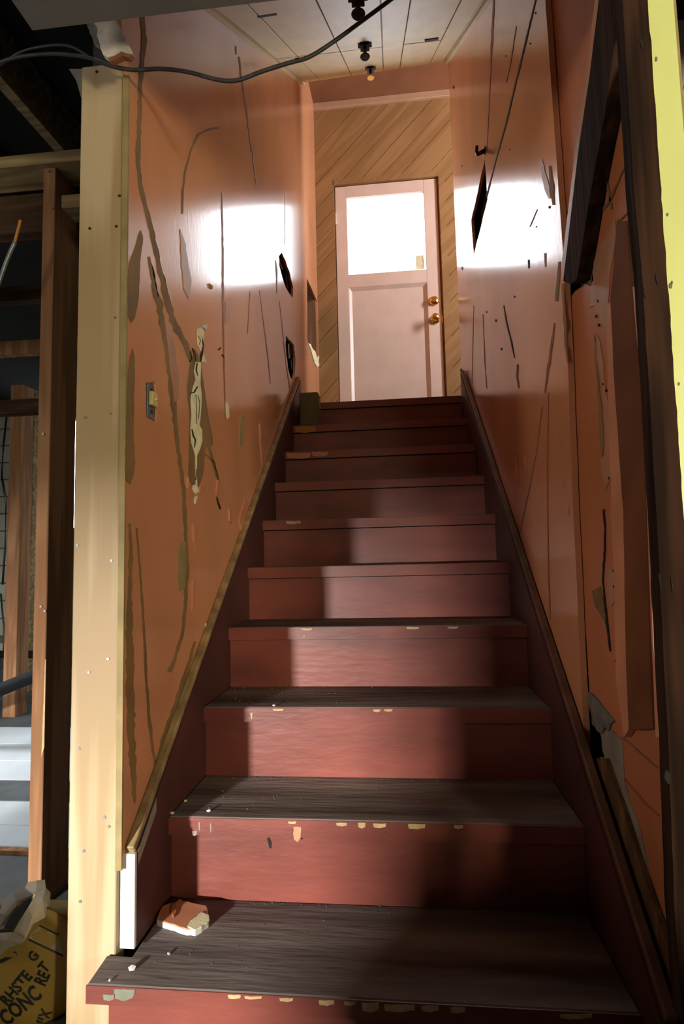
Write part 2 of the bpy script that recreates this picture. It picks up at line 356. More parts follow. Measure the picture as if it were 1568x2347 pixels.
spots = [
 ('bare_patch', [(322, 528), (327, 545), (320, 600), (317, 680), (308, 730), (300, 740), (291, 720), (290, 640), (297, 600), (312, 560)], m_ochre),
 ('bare_patch', [(303, 800), (308, 820), (308, 850), (306, 920), (305, 1000), (309, 1060), (305, 1090), (297, 1110), (286, 1100), (285, 1040), (290, 880), (296, 820)], m_ochre),
 ('bare_patch', [(432, 940), (428, 890), (434, 840), (446, 800), (452, 810), (462, 850), (470, 905), (478, 960), (488, 1015), (480, 1030), (470, 1020), (466, 1080), (455, 1118), (440, 1118), (431, 1090), (432, 1030)], m_ochre),
 ('bare_patch', [(412, 1240), (424, 1242), (427, 1300), (422, 1350), (410, 1355), (406, 1320), (408, 1270)], m_olive),
 ('bare_patch', [(552, 950), (559, 955), (557, 1020), (548, 1022), (549, 980)], m_olive),
 ('bare_patch', [(516, 690), (524, 690), (525, 735), (517, 742)], m_tan),
 ('faded_patch', [(412, 525), (425, 560), (430, 600), (438, 640), (432, 685), (420, 660), (415, 600)], m_tan),
 ('faded_patch', [(377, 730), (392, 748), (400, 800), (410, 870), (408, 915), (398, 922), (392, 870), (384, 800)], m_tan),
 ('cream_tear', [(452, 755), (460, 748), (467, 760), (464, 790), (460, 805), (453, 790)], m_cream),
 ('cream_tear', [(465, 806), (471, 832), (463, 829)], m_cream),
 ('cream_tear', [(447, 830), (459, 830), (459, 850), (458, 880), (461, 905), (459, 950), (456, 975), (462, 985), (463, 1010), (457, 1030), (450, 1045), (449.5, 1075), (448, 1100), (446.5, 1080), (446, 1045), (437, 1015), (435, 985), (437, 960), (436, 910), (440, 890), (447, 870), (443, 850)], m_cream),
 ('cream_tear', [(440, 1113), (447, 1110), (453, 1116), (454, 1127), (448, 1133), (440, 1125)], m_cream),
 ('cream_tear', [(447, 1135), (452, 1139), (446, 1156), (444, 1150)], m_cream),
 ('cream_tear', [(518, 920), (524, 930), (525, 955), (520, 960), (516, 935)], m_cream),
 ('cream_tear', [(447, 1100), (450, 1090), (451, 1112), (447, 1112)], m_cream),
 ('paint_flake', [(457, 749), (464, 745), (473, 744), (470, 757), (465, 752)], m_white),
 ('paint_flake', [(428, 1094), (434, 1110), (439, 1125), (446, 1138), (437, 1138), (428, 1118)], m_flake),
 ('paint_flake', [(456, 1111), (473, 1118), (466, 1126), (455, 1129)], m_flake),
 ('paint_flake', [(594, 970), (598, 985), (603, 1030), (605, 1050), (600, 1066), (596, 1020)], m_flake),
 ('paint_flake', [(497, 1100), (510, 1115), (512, 1140), (503, 1158), (494, 1130)], m_flake),
 ('paint_flake', [(560, 1145), (566, 1150), (557, 1200), (553, 1235), (547, 1190)], m_flake),
 ('paint_flake', [(441, 1200), (449, 1202), (453, 1230), (448, 1262), (442, 1240)], m_flake),
 ('paint_flake', [(440, 1330), (445, 1332), (444, 1395), (438, 1400)], m_flake),
 ('paint_flake', [(523, 1166), (530, 1170), (529, 1200), (524, 1195)], m_flake),
 ('paint_flake', [(478, 650), (486, 656), (484, 663), (480, 658)], m_olive),
 ('cream_tear', [(540, 1262), (546, 1262), (538, 1300), (528, 1330), (524, 1325), (532, 1290)], m_olive),
 ('cream_tear', [(471, 1428), (475, 1440), (480, 1468), (472, 1482), (462, 1500), (458, 1492), (468, 1465)], m_cream),
 ('dark_crack', [(461, 768), (466, 790), (464, 812), (459, 832), (458, 815), (463, 800)], m_dark),
 ('dark_crack', [(497, 1128), (500, 1150), (506, 1165), (503, 1168), (496, 1145)], m_dark),
]
for i, (nm, q, mt) in enumerate(spots):
    patch(nm, q, pl, (.0045 if nm == 'paint_flake' else .0022 if mt in (m_cream, m_dark) else .0016, 0, 0), mt, wl, .9, i)
for i, ln in enumerate([[(450, 832, 2), (448, 848, 3.5), (452, 862, 1)], [(434, 902, 2), (443, 899, 3), (451, 886, 3)], [(447, 905, .9), (449, 940, 1), (448, 972, .9)],
        [(452, 906, .9), (456, 925, 1.1), (453, 960, 1)], [(452, 770, 1), (458, 780, 1.4), (455, 790, 1)], [(435, 805, 1), (438, 822, 1.5), (433, 830, 1)], [(440, 798, 1), (446, 815, 1.5), (447, 828, 1)],
        [(438, 984, 3), (442, 1000, 4), (446, 1008, 3), (444, 1026, 2)], [(447, 1075, 1), (449, 1090, 1.2), (447, 1100, 1)], [(505, 797, 2), (500, 802, 2)], [(508, 812, 1.5), (513, 820, 1.5)]]):
    patch('dark_crack', strip_poly(ln, i, .4), pl, (.003, 0, 0), m_dark, wl)
# raw edge of the gypsum beside the post, and the torn paper above the post
box('raw_edge', -.037, -.0235, .0565, .062, .352, 2.09, m_olive, wl)
tp = PY(.03)
def torn(u, v): return PX(XL+.0+.0)(u, v)
q = jag([(178, -30), (228, -30), (240, 0), (262, 40), (283, 80), (298, 108), (304, 124), (290, 122), (276, 117), (262, 126), (246, 131), (236, 125), (228, 100), (222, 82), (224, 68), (214, 50), (206, 20), (192, 0)], 2.5, 10, 5)
patch('torn_paper', q, PY(-.035), (0, .012, 0), m_paperwhite, wl)
patch('torn_paper', jag([(186, 0), (206, 20), (214, 50), (224, 68), (222, 82), (226, 104), (214, 96), (200, 60), (186, 30), (176, 0)], 2, 9, 15), PY(-.03), (0, .012, 0), m_greypaper, wl)
patch('torn_paper', jag([(246, 131), (262, 126), (276, 117), (290, 122), (302, 126), (296, 131), (280, 128), (262, 138), (252, 139)], 1.5, 8, 16), PY(-.033), (0, .012, 0), m_seam, wl)

# light switch without its plate
sw = thing('light_switch', 'bare light switch on metal strap in the left salmon wall', 'light switch', (XL, .19, 1.35))
def frm(u, v): return PX(XL)(u, v)
c = [PX(XL)(*p) for p in HS]; y0 = min(p.y for p in c); y1 = max(p.y for p in c); z0 = min(p.z for p in c); z1 = max(p.z for p in c)
MB().box(XL-.055, XL-.050, y0, y1, z0, z1).box(XL-.05, XL-.004, y0-.001, y0+.002, z0, z1).box(XL-.05, XL-.004, y1-.002, y1+.001, z0, z1).obj('box', m_black, sw)
ys, zs = y0+.32*(y1-y0), z0
MB().box(XL-.010, XL-.004, ys, y1-.003, z0+.004, z1-.006).obj('strap', m_steel, sw, bevel=.001)
MB().box(XL-.004, XL+.006, ys+.004, y1-.006, .5*(z0+z1)-.016, .5*(z0+z1)+.018).obj('toggle_block', m_ivory, sw, bevel=.002)
MB().tube([(XL+.004, .5*(ys+y1), .5*(z0+z1)), (XL+.010, .5*(ys+y1)+.001, .5*(z0+z1)+.004)], [.004, .003], 6).obj('toggle', m_ivory, sw)
for zz in (z0+.022, z1-.026): MB().tube([(XL-.006, .5*(ys+y1), zz), (XL-.0025, .5*(ys+y1), zz)], .005, 10).obj('screw_hole', m_black, sw)

# ------------------------------------------------------------------ right stair wall
pr_ = PX(XR)
YJ = .265
HD = [(1111, 365), (1114, 400), (1118, 455), (1105, 510), (1086, 585), (1083, 545), (1080, 505), (1095, 440)]
wr = slab('wall_right', [(.312, 0), (YC_R, 0), (YC_R, ZTOP), (1.6, ZTOP)]+jag([(.272, zceil(.27)+.1), (.269, 2.37), (.247, 1.71), (.258, 1.46), (.282, 1.1), (.297, .74), (.305, .45)], .0016, .03, 31, False), [yz(jag(HD, .6, 14, 9), pr_)], lambda y, z: Vector((XR, y, z)), (.014, 0, 0), m_salmon_r)
struct(wr)
box('cavity_board', XR+.045, XR+.12, -.07, YC_R-.002, 0, ZTOP, m_trim_r, wr)
box('end_stud', XR+.014, XR+.12, YC_R-.04, YC_R, 0, ZTOP, m_salmon_near, wr)
INW = (-.0014, 0, 0)
for i, (nm, ln, mt) in enumerate([
  ('paint_seam', [(1230, -5, 2.5), (1195, 140, 3), (1160, 285, 3), (1138, 365, 2), (1116, 450, 3)], m_dark),
  ('paint_seam', [(1133, -5, 3), (1130, 60, 4.5), (1127, 110, 4), (1123, 200, 2), (1117, 320, 2), (1115, 350, 3)], m_seam),
  ('dark_crack', [(1155, 700, 1.5), (1162, 740, 2.5), (1173, 785, 2.5), (1180, 820, 2)], m_dark),
  ('dark_crack', [(1187, 835, 3), (1186, 865, 5), (1190, 890, 2)], m_seam),
  ('dark_crack', [(1272, 740, 3), (1262, 815, 6), (1255, 860, 4), (1250, 900, 2)], m_seam),
  ('paint_seam', [(1244, 930, 1.5), (1230, 1040, 2), (1205, 1160, 2.2), (1186, 1240, 2)], m_seam),
  ('paint_seam', [(1258, 900, 1.2), (1256, 1060, 2), (1256, 1150, 1.5), (1258, 1300, 2), (1262, 1420, 2)], m_seam),
  ('paint_seam', [(1107, 720, 1.2), (1112, 830, 1.6), (1116, 890, 1.2)], m_seam),
  ('paint_seam', [(1086, 700, 1.2), (1082, 880, 1.2)], m_seam),
  ('paint_seam', [(1184, 60, 1.2), (1170, 150, 2), (1160, 190, 1)], m_seam),
  ('paint_seam', [(1232, 480, 1.5), (1215, 520, 1.5)], m_seam),
  ('dark_crack', [(1212, 595, 3), (1213, 615, 2)], m_dark), ('dark_crack', [(1250, 580, 4), (1251, 612, 2)], m_seam),
  ('dark_crack', [(1057, 845, 4), (1061, 880, 6), (1066, 905, 3)], m_ochre),
  ('peeled_band', [(1240, 365, 5), (1246, 395, 10), (1256, 440, 12), (1262, 455, 4)], m_tan),
  ('peeled_band', [(1262, 380, 5), (1266, 430, 8), (1270, 470, 5)], m_ochre),
  ('peeled_band', [(1283, 600, 4), (1279, 660, 8), (1276, 690, 5)], m_ochre),
  ('peeled_band', [(1290, 650, 4), (1294, 700, 6), (1298, 790, 5), (1302, 830, 3)], m_ochre),
  ('peeled_band', [(1202, 1040, 3), (1205, 1060, 9), (1208, 1082, 3)], m_flake),
  ('peeled_band', [(1183, 1045, 3), (1185, 1080, 7), (1189, 1112, 3)], m_flake),
  ('peeled_band', [(1292, 1105, 3), (1294, 1120, 4)], m_flake), ('peeled_band', [(1303, 1160, 4), (1304, 1180, 3)], m_flake)]):
    patch(nm, strip_poly(ln, i, .35), pr_, INW, mt, wr)
for i, (u, v, r) in enumerate([(1059, 380, 2.5), (1060, 615, 3), (1116, 715, 2), (1137, 735, 2.5), (1150, 800, 2.5), (1180, 680, 2), (1040, 200, 3), (1160, 128, 1.5), (1169, 343, 1.5), (1216, 100, 2), (1228, 30, 2), (1260, 475, 2.5), (1230, 520, 1.5)]):
    patch('nail_hole', [(u+r*math.cos(a)*.7, v+r*1.4*math.sin(a)) for a in [k*math.pi/3 for k in range(6)]], pr_, INW, m_dark, wr)
# bent iron hook over the diamond tear
hk = thing('wall_hook', 'small bent dark hook above the diamond tear in the right wall', 'hook', pr_(1112, 345))
h0 = pr_(1112, 345)
MB().tube([h0+Vector((0, 0, 0)), h0+Vector((-.020, -.005, -.012)), h0+Vector((-.034, -.014, -.024)), h0+Vector((-.040, -.03, -.022)), h0+Vector((-.040, -.045, -.008))], [.010, .009, .008, .007, .006], 8).obj('hook_shank', m_black, hk, smooth=True)
MB().tube([h0+Vector((.001, 0, 0)), h0+Vector((-.004, 0, 0))], .016, 10).obj('hook_plate', m_black, hk)

# near part of the right wall: older panel, set back, torn open
XN = .986
pn = PX(XN)
def zn(uvs): return yz(uvs, pn)
HB = [(1293, 640), (1312, 632), (1332, 612), (1345, 640), (1338, 655), (1318, 668), (1300, 690), (1294, 670)]
HC = [(1336, 1552), (1346, 1582), (1362, 1602), (1383, 1622), (1410, 1652), (1395, 1672), (1376, 1679), (1380, 1714), (1387, 1736), (1350, 1736), (1347, 1700), (1347, 1633), (1342, 1590)]
HT = [(1290, 492), (1302, 484), (1300, 530), (1295, 560), (1291, 540)]
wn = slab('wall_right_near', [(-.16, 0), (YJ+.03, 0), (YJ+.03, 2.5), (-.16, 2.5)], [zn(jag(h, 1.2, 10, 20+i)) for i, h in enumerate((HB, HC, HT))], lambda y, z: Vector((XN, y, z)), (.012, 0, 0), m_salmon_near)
struct(wn)
NO = (-.0015, 0, 0)
z5 = lambda q: [(1220+x*.3833, 600+y*.3833) for x, y in q]
near = [
 ('bare_patch', [(1376, 388), (1385, 400), (1378, 470), (1372, 520), (1366, 560), (1360, 600), (1356, 640), (1338, 648), (1326, 625), (1336, 556), (1352, 470), (1364, 400)], m_greyboard),
 ('bare_patch', [(1340, 600), (1356, 590), (1362, 640), (1354, 656), (1338, 648), (1330, 640)], m_greypaper),
 ('faded_patch', [(1392, 545), (1410, 500), (1415, 540), (1402, 610), (1396, 690), (1398, 760), (1388, 760), (1364, 700), (1352, 705), (1362, 600), (1374, 562)], m_tan),
 ('faded_patch', z5([(385, 430), (410, 480), (430, 620), (440, 780), (470, 880), (500, 880), (510, 1000), (505, 1270), (480, 1280), (440, 1370), (430, 1290), (410, 1190), (440, 1150), (435, 900), (415, 720), (390, 560)]), m_tan),
 ('peeled_band', z5([(375, 440), (390, 500), (400, 700), (420, 900), (432, 1100), (420, 1190), (405, 1050), (400, 850), (380, 620)]), m_ochre),
 ('bare_patch', z5([(360, 1970), (410, 1940), (430, 2040), (440, 2170), (410, 2110), (380, 2060)]), m_ochre),
 ('faded_patch', z5([(460, 1830), (500, 1850), (505, 2000), (480, 2060), (460, 1990)]), m_tan),
 ('bare_patch', [(1380, 1683), (1404, 1672), (1429, 1698), (1433, 1794), (1450, 1850), (1467, 1889), (1494, 2023), (1500, 2060), (1460, 1950), (1429, 1862), (1405, 1800), (1387, 1740)], m_greyboard),
 ('torn_paper', [(1347, 1584), (1360, 1590), (1372, 1602), (1380, 1612), (1392, 1628), (1402, 1640), (1412, 1652), (1404, 1660), (1400, 1676), (1390, 1666), (1384, 1682), (1374, 1676), (1368, 1664), (1362, 1660), (1361, 1640), (1356, 1620)], m_greypaper),
 ('torn_edge', [(1328, 1534), (1334, 1545), (1342, 1600), (1345, 1640), (1347, 1735), (1340, 1742), (1334, 1690), (1330, 1610)], m_olive),
]
for i, (nm, q, mt) in enumerate(near):
    patch(nm, q, pn, (-.005, 0, 0) if nm.startswith('torn') else NO, mt, wn, 1.2, i)
for i, (ln, mt) in enumerate([([(1323, 1232, 2), (1331, 1262, 3), (1329, 1290, 2), (1333, 1312, 2)], m_dark), (z5([(430, 1480), (440, 1600), (436, 1750), (425, 1900), (440, 2050), (470, 2330)]), m_dark),
        ([(1384, 380, 4), (1398, 440, 6), (1404, 480, 3)], m_ochre), ([(1432, 385, 3), (1400, 460, 6), (1375, 490, 3)], m_ochre), ([(1438, 490, 4), (1425, 503, 5), (1416, 507, 3)], m_ochre),
        ([(1429, 1690, 3), (1480, 1735, 4), (1508, 1760, 3)], m_seam), ([(1433, 1785, 3), (1480, 1840, 4), (1512, 1870, 3)], m_seam),
        ([(1296, 800, 1.5), (1303, 1000, 1.6), (1310, 1150, 1.5), (1315, 1300, 2), (1325, 1530, 2)], m_flake)]):
    if len(ln[0]) == 2: ln = [(a, b, 3.5) for a, b in ln]
    patch('dark_crack' if mt is m_dark else 'peeled_band', strip_poly(ln, i, .4), pn, (-.002, 0, 0), mt, wn)
for i, (u, v) in enumerate([(1321, 1042), (1318, 1060), (1372, 690), (1368, 725), (1374, 745), (1391, 895), (1384, 880), (1398, 1096), (1405, 1094), (1408, 1308), (1409, 1344), (1413, 1515)]):
    r = 2.4
    patch('nail_hole', [(u+r*math.cos(a)*.7, v+r*1.6*math.sin(a)) for a in [k*math.pi/3 for k in range(6)]], pn, (-.0022, 0, 0), m_dark, wn)
# casing strip planted on the near wall
cs = thing('casing_strip', 'narrow salmon painted casing board beside the rough dark post', 'trim board', PX(.975)(1460, 1100))
patch('board', jag([(1414, 508), (1436, 506), (1446, 657), (1465, 907), (1482, 1213), (1488, 1443), (1497, 1670), (1441, 1672), (1434, 1480), (1429, 1175), (1411, 925), (1399, 690)], .8, 60, 2), PX(.966), (.019, 0, 0), m_salmon_shaded, cs)  # shade on the board's face is painted as a darker salmon
patch('lit_side', jag([(1391, 700), (1399, 690), (1411, 925), (1429, 1175), (1434, 1480), (1441, 1672), (1430, 1690), (1412, 1560), (1406, 1300), (1398, 1060), (1394, 880)], 1, 40, 12), PX(.972), (.012, 0, 0), m_salmon_lit, cs)  # lit side of the same board, painted as a lighter salmon
patch('edge_strip', jag([(1450, 657), (1456, 657), (1474, 907), (1488, 1190), (1496, 1443), (1510, 1690), (1503, 1690), (1492, 1443), (1484, 1200), (1470, 907)], .8, 60, 3), PX(.955), (.012, 0, 0), m_flake, cs)
# loose brace that leans in the torn opening
br = thing('leaning_brace', 'dark timber brace leaning diagonally across the torn right wall', 'brace', PX(.97)(1310, 640))
patch('timber', jag([(1375, -20), (1412, -20), (1410, 90), (1387, 260), (1363, 388), (1336, 552), (1322, 640), (1308, 652), (1291, 644), (1324, 358), (1351, 176)], .5, 60, 4), PX(.955), (.028, 0, 0), m_rough, br)
patch('lit_edge', [(1366, -20), (1375, -20), (1351, 176), (1324, 358), (1291, 644), (1288, 600), (1318, 350), (1343, 176)], PX(.958), (.024, 0, 0), m_tan, br)  # paler strip paints the light caught by the brace's left edge
# rough post
py = PY(-.22)
rp = thing('timber_post', 'rough dark brown timber post at the right edge of the stair opening', 'post', py(1500, 2300))
patch('timber', [(1413, -220), (1467, -220)]+jag([(1485, 0), (1503, 240), (1520, 507), (1535, 700), (1558, 1040), (1575, 1300), (1600, 1700), (1640, 2347)], 1.4, 24, 8, False)+jag([(1566, 2347), (1547, 2100), (1532, 1700), (1520, 1480), (1505, 1175), (1474, 657), (1460, 507), (1450, 385), (1427, 0)], 1, 40, 9, False), py, (.0, .03, 0), m_rough, rp)
for i, (u, v, ww, hh) in enumerate([(1505, 640, 5, 26), (1478, 672, 5, 22), (1512, 1330, 4, 34), (1540, 1340, 4, 36), (1530, 1780, 18, 30), (1470, 100, 4, 24)]):
    patch('gouge', strip_poly([(u-2, v-hh/2, ww*.4), (u, v, ww), (u+2, v+hh/2, ww*.4)], i, .4), py, (0, -.0012, 0), m_dark, rp)
# lime painted casing behind it and the block wall beyond
lm = PY(-.10)
lb = thing('door_casing', 'lime green painted door casing at the right edge behind the rough post', 'door casing', lm(1540, 1100))
x0, x1 = lm(1470, 0).x, lm(1545, 0).x
box('board', x0, x1, -.10, -.082, 0, 2.39, m_lime, lb, bevel=.002)
box('return_edge', x1-.002, x1+.006, -.095, .0, 0, 2.39, m_olive, lb)
for i, (u, v, r) in enumerate([(1504, 136, 4), (1537, 655, 5), (1540, 648, 3), (1530, 492, 3), (1556, 880, 3)]):
    patch('dent', [(u+r*math.cos(a)*.8, v+r*1.5*math.sin(a)) for a in [k*math.pi/3 for k in range(6)]], lm, (0, -.001, 0), m_chipgrey, lb, .6, i)
wb = struct(box('wall_storeroom', 1.12, 2.6, .40, .48, 0, 2.4, m_chipgrey))
for j in range(12):
    for i in range(2):
        xo = 1.13+i*.41-(.2 if j % 2 else 0)
        box('block', max(1.125, xo), xo+.395, .385, .402, .005+j*.2, .19+j*.2, m_block, wb, bevel=.004)

# ------------------------------------------------------------------ sloping ceiling of boards
ncl = Vector((0, -.7605, 1)); pc0 = (0, 0, zceil(0))
pc = lambda u, v: hit(u, v, ncl, pc0)
cl = struct(MB().prism([(XL-.012, -.12, zceil(-.12)+.02), (XR+.014, -.12, zceil(-.12)+.02), (XR+.014, YC_R, zceil(YC_R)+.02), (XL-.012, YC_L, zceil(YC_L)+.02)], (0, -.02, .05)).obj('ceiling_stair', m_seam))
lines = [(pc(560, 9).x+pc(731, 178).x)/2, (pc(722, 0).x+pc(806, 171).x)/2, (pc(870, 0).x+pc(880, 160).x)/2, (pc(938, 0).x+pc(918, 157).x)/2, (pc(1053, 0).x+pc(987, 148).x)/2, (pc(1106, 0).x+pc(1055, 84).x)/2]
lines = [XL, (pc(560, 79).x+pc(637, 143).x)/2] + lines + [XR]
ym = pc(836, 112).y; yj2 = pc(612, 36).y
for a, b in zip(lines, lines[1:]):
    ye = lambda x: YC_L+(YC_R-YC_L)*(x-XL)/(XR-XL)
    rows = [(-.12, ym), (ym, None)] if a > .2 else [(-.12, yj2), (yj2, ym), (ym, None)]
    for r0, r1 in rows:
        g = .0022; a2, b2 = a+g, b-g
        e0, e1 = (ye(a2), ye(b2)) if r1 is None else (r1-g, r1-g)
        dz = random.uniform(-.002, .002)
        MB().prism([(a2, r0+g, zceil(r0+g)+dz), (b2, r0+g, zceil(r0+g)+dz), (b2, e1, zceil(e1)+dz), (a2, e0, zceil(e0)+dz)], (0, -.012, .016)).obj('ceiling_board', m_ceil, cl, bevel=.0012)
def gap(uvs, n): patch('open_joint', uvs, lambda u, v: pc(u, v)+Vector((0, .0, -.0035)), (0, 0, .003), m_dark, cl)
gap([(590, 36), (634, 29), (635, 33), (591, 40)], 0); gap([(676, 133), (706, 130), (706, 134), (677, 137)], 1); gap([(973, 91), (1005, 86), (1005, 90), (974, 95)], 2)
for sgn, xx, ye_ in ((1, XL, YC_L), (-1, XR, YC_R)):
    MB().prism([(xx, -.12, zceil(-.12)-.003), (xx+sgn*.022, -.12, zceil(-.12)-.003), (xx+sgn*.022, ye_, zceil(ye_)-.003), (xx, ye_, zceil(ye_)-.003)], (0, .007, -.009)).obj('edge_moulding', m_ceil, cl)
# porcelain-less iron spools in a row along the middle of the ceiling
def spool(u, v, label, k=1):
    p = pc(u, v); t = thing('ceiling_spool', label, 'cable support', p, 'dark spool knobs along the sloping ceiling')
    n = Vector((0, .605, -.796))
    MB().box(p.x-.034, p.x+.034, p.y-.018, p.y+.018, p.z-.012, p.z+.004).box(p.x-.022, p.x+.022, p.y-.02, p.y+.02, p.z-.030, p.z-.010).obj('bracket', m_black, t, bevel=.002)
    MB().tube([p+Vector((0, 0, -.028)), p+Vector((0, 0, -.075))], .009, 10).obj('stem', m_black, t, smooth=False)
    MB().tube([p+Vector((0, 0, -.071)), p+Vector((0, 0, -.074)), p+Vector((0, 0, -.079))], [.004, .024, .020], 16).obj('disc', m_black if k else m_brass, t)
spool(820, -14, 'dark spool knob on the ceiling, nearest to the camera at the top edge')
spool(836, 98, 'dark spool knob on the ceiling across the board joint, middle of three')
spool(849, 152, 'small spool knob with shiny tip at the far end of the sloping ceiling', 0)

# ------------------------------------------------------------------ landing: upper ceiling, back wall of diagonal planks, hidden side window
XE = 3.0; YH = 1.5
struct(box('ceiling_landing', -.14, XE+.1, YH-.1, 3.3, ZTOP, ZTOP+.08, m_umber))
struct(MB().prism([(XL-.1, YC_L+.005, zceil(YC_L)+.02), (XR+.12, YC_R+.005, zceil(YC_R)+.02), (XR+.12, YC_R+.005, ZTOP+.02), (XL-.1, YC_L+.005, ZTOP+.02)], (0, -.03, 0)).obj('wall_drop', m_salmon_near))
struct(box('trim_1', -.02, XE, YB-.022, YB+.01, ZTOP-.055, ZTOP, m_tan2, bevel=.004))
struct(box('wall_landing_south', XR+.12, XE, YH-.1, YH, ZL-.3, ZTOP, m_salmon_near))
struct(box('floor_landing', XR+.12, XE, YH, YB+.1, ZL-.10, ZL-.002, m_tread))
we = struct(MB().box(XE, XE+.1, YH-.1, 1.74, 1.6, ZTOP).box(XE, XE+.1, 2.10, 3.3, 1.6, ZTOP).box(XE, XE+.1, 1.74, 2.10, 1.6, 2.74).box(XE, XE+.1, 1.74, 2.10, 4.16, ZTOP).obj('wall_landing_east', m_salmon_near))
struct(box('floor_porch', -.2, 3.2, YB+.1, 5.6, 1.70, 1.82, m_floor))
# door opening (a jamb behind the leaf keeps the joint dark)
DX0, DX1 = PY(YB)(767, 427).x, PY(YB)(1001, 406).x; DZ1 = .5*(PY(YB)(767, 427).z+PY(YB)(1001, 406).z)
wbk = struct(MB().box(-.14, DX0-.01, YB+.016, YB+.12, 1.5, ZTOP+.05).box(DX1+.01, XE+.1, YB+.016, YB+.12, 1.5, ZTOP+.05).box(DX0-.01, DX1+.01, YB+.016, YB+.12, DZ1+.01, ZTOP+.05).box(DX0-.01, DX1+.01, YB+.016, YB+.12, 1.5, ZL).obj('wall_back', m_seam))
def clip(poly, f):
    out = []
    for i in range(len(poly)):
        p, q = poly[i], poly[(i+1) % len(poly)]; a, b = f(p), f(q)
        if a >= 0: out.append(p)
        if a*b < 0: t = a/(a-b); out.append((p[0]+(q[0]-p[0])*t, p[1]+(q[1]-p[1])*t))
    return out
rects = [(-.015, DX0-.005, ZL, ZTOP-.05), (DX1+.005, 1.60, ZL, ZTOP-.05), (DX0-.005, DX1+.005, DZ1+.005, ZTOP-.05)]
s_ = .35; bounds = []
while s_ < 5.2: bounds.append(s_); s_ += random.choice((.16, .20, .24, .27))
for k, (b0, b1) in enumerate(zip(bounds, bounds[1:])):       # plank lies where b0 < z - 1.05 x < b1
    y_ = YB+random.uniform(-.002, .002)
    for (xa, xb, za, zb) in rects:
        p = [(xa, za), (xb, za), (xb, zb), (xa, zb)]
        p = clip(p, lambda q: (q[1]-1.05*q[0])-b0-.003); p = clip(p, lambda q: b1-.003-(q[1]-1.05*q[0])) if len(p) > 2 else p
        if len(p) > 2: MB().prism([(x, y_, z) for x, z in p], (0, .016, 0)).obj('plank', m_plank, wbk)
for xa, xb, za, zb in ((DX1+.012, DX1+.062, ZL, DZ1+.05), (DX0-.005, DX1+.012, DZ1+.006, DZ1+.05)):
    box('casing', xa, xb, YB-.006, YB-.0025, za, zb, m_plank, wbk)

for xa_, xb_ in ((DX0-.012, DX0+.03), (DX1-.03, DX1+.012)): box('jamb', xa_, xb_, YB+.054, YB+.11, ZL, DZ1+.012, m_plank, wbk)
box('jamb', DX0+.03, DX1-.03, YB+.054, YB+.11, DZ1-.03, DZ1+.012, m_plank, wbk)
# door
dr = struct(thing('door_1', 'x', 'door', (DX0, YB, ZL))); del dr['label']; del dr['category']
dp = PY(YB+.012)
g0 = dp(797, 440); g1 = dp(975, 628); gx0 = .5*(dp(795, 452).x+dp(799, 629).x); gx1 = .5*(dp(971, 438).x+dp(977, 617).x)
gz1 = .5*(dp(795, 452).z+dp(971, 438).z); gz0 = .5*(dp(799, 629).z+dp(977, 617).z)
px0 = dp(806, 780).x; px1 = dp(985, 780).x; pz1 = .5*(dp(803, 660).z+dp(978, 646).z); pz0 = ZL+.16
ya, yb = YB+.012, YB+.052
zb_ = ZL+.008
box('stile', DX0, gx0, ya, yb, zb_, DZ1, m_door, dr, bevel=.003); box('stile', gx1, DX1, ya, yb, zb_, DZ1, m_door, dr, bevel=.003)
box('rail', gx0, gx1, ya, yb, gz1, DZ1, m_door, dr, bevel=.002); box('rail', gx0, gx1, ya, yb, pz1, gz0, m_door, dr, bevel=.002)
pn0, pn1 = gx0+.005, gx1
box('panel', gx0, gx1, ya+.016, yb-.004, zb_, pz1, m_door, dr)
mo = MB()
for (xa, xb) in ((gx0, gx0+.022), (gx1-.03, gx1)):
    s2 = xa < .4
    mo.prism([(xa if s2 else xb, ya+.001, zb_), (xb if s2 else xa, ya+.016, zb_), (xa if s2 else xb, ya+.016, zb_)], (0, 0, pz1-zb_))
mo.prism([(gx0, ya+.001, pz1), (gx0, ya+.016, pz1-.025), (gx0, ya+.016, pz1)], (gx1-gx0, 0, 0))
mo.obj('moulding', m_door, dr)
pane = MB().box(gx0, gx1, ya+.018, ya+.022, gz0, gz1).obj('pane', m_glass, dr)
sp = PY(ya+.016)
s0, s1 = sp(954, 618), sp(971, 585)
MB().box(s0.x, s1.x, ya+.0145, ya+.0175, s0.z, s1.z).obj('sticker', m_cream, pane)
hp = PY(YB+.008); h = hp(770, 502)
MB().box(h.x-.012, h.x+.016, YB+.004, YB+.0135, h.z-.045, h.z+.045).tube([(h.x, YB+.004, h.z-.046), (h.x, YB+.004, h.z+.046)], .006, 8).obj('hinge', m_door, dr)
kd = dp(995, 690)
MB().tube([(kd.x, ya+.001, kd.z), (kd.x, ya-.008, kd.z), (kd.x, ya-.018, kd.z), (kd.x, ya-.026, kd.z)], [.036, .036, .030, .018], 20).obj('deadbolt', m_brass, dr, smooth=False)
kn = dp(997, 733)
knob = MB().tube([(kn.x, ya+.001, kn.z), (kn.x, ya-.010, kn.z), (kn.x, ya-.012, kn.z), (kn.x, ya-.032, kn.z), (kn.x, ya-.040, kn.z), (kn.x, ya-.055, kn.z), (kn.x, ya-.066, kn.z), (kn.x, ya-.070, kn.z)], [.036, .034, .014, .013, .024, .030, .022, .008], 20).obj('knob', m_brass, dr, smooth=True)
MB().box(DX1-.002, DX1+.004, ya-.002, ya+.01, kn.z-.03, kn.z+.03).obj('latch_plate', m_brass, dr)

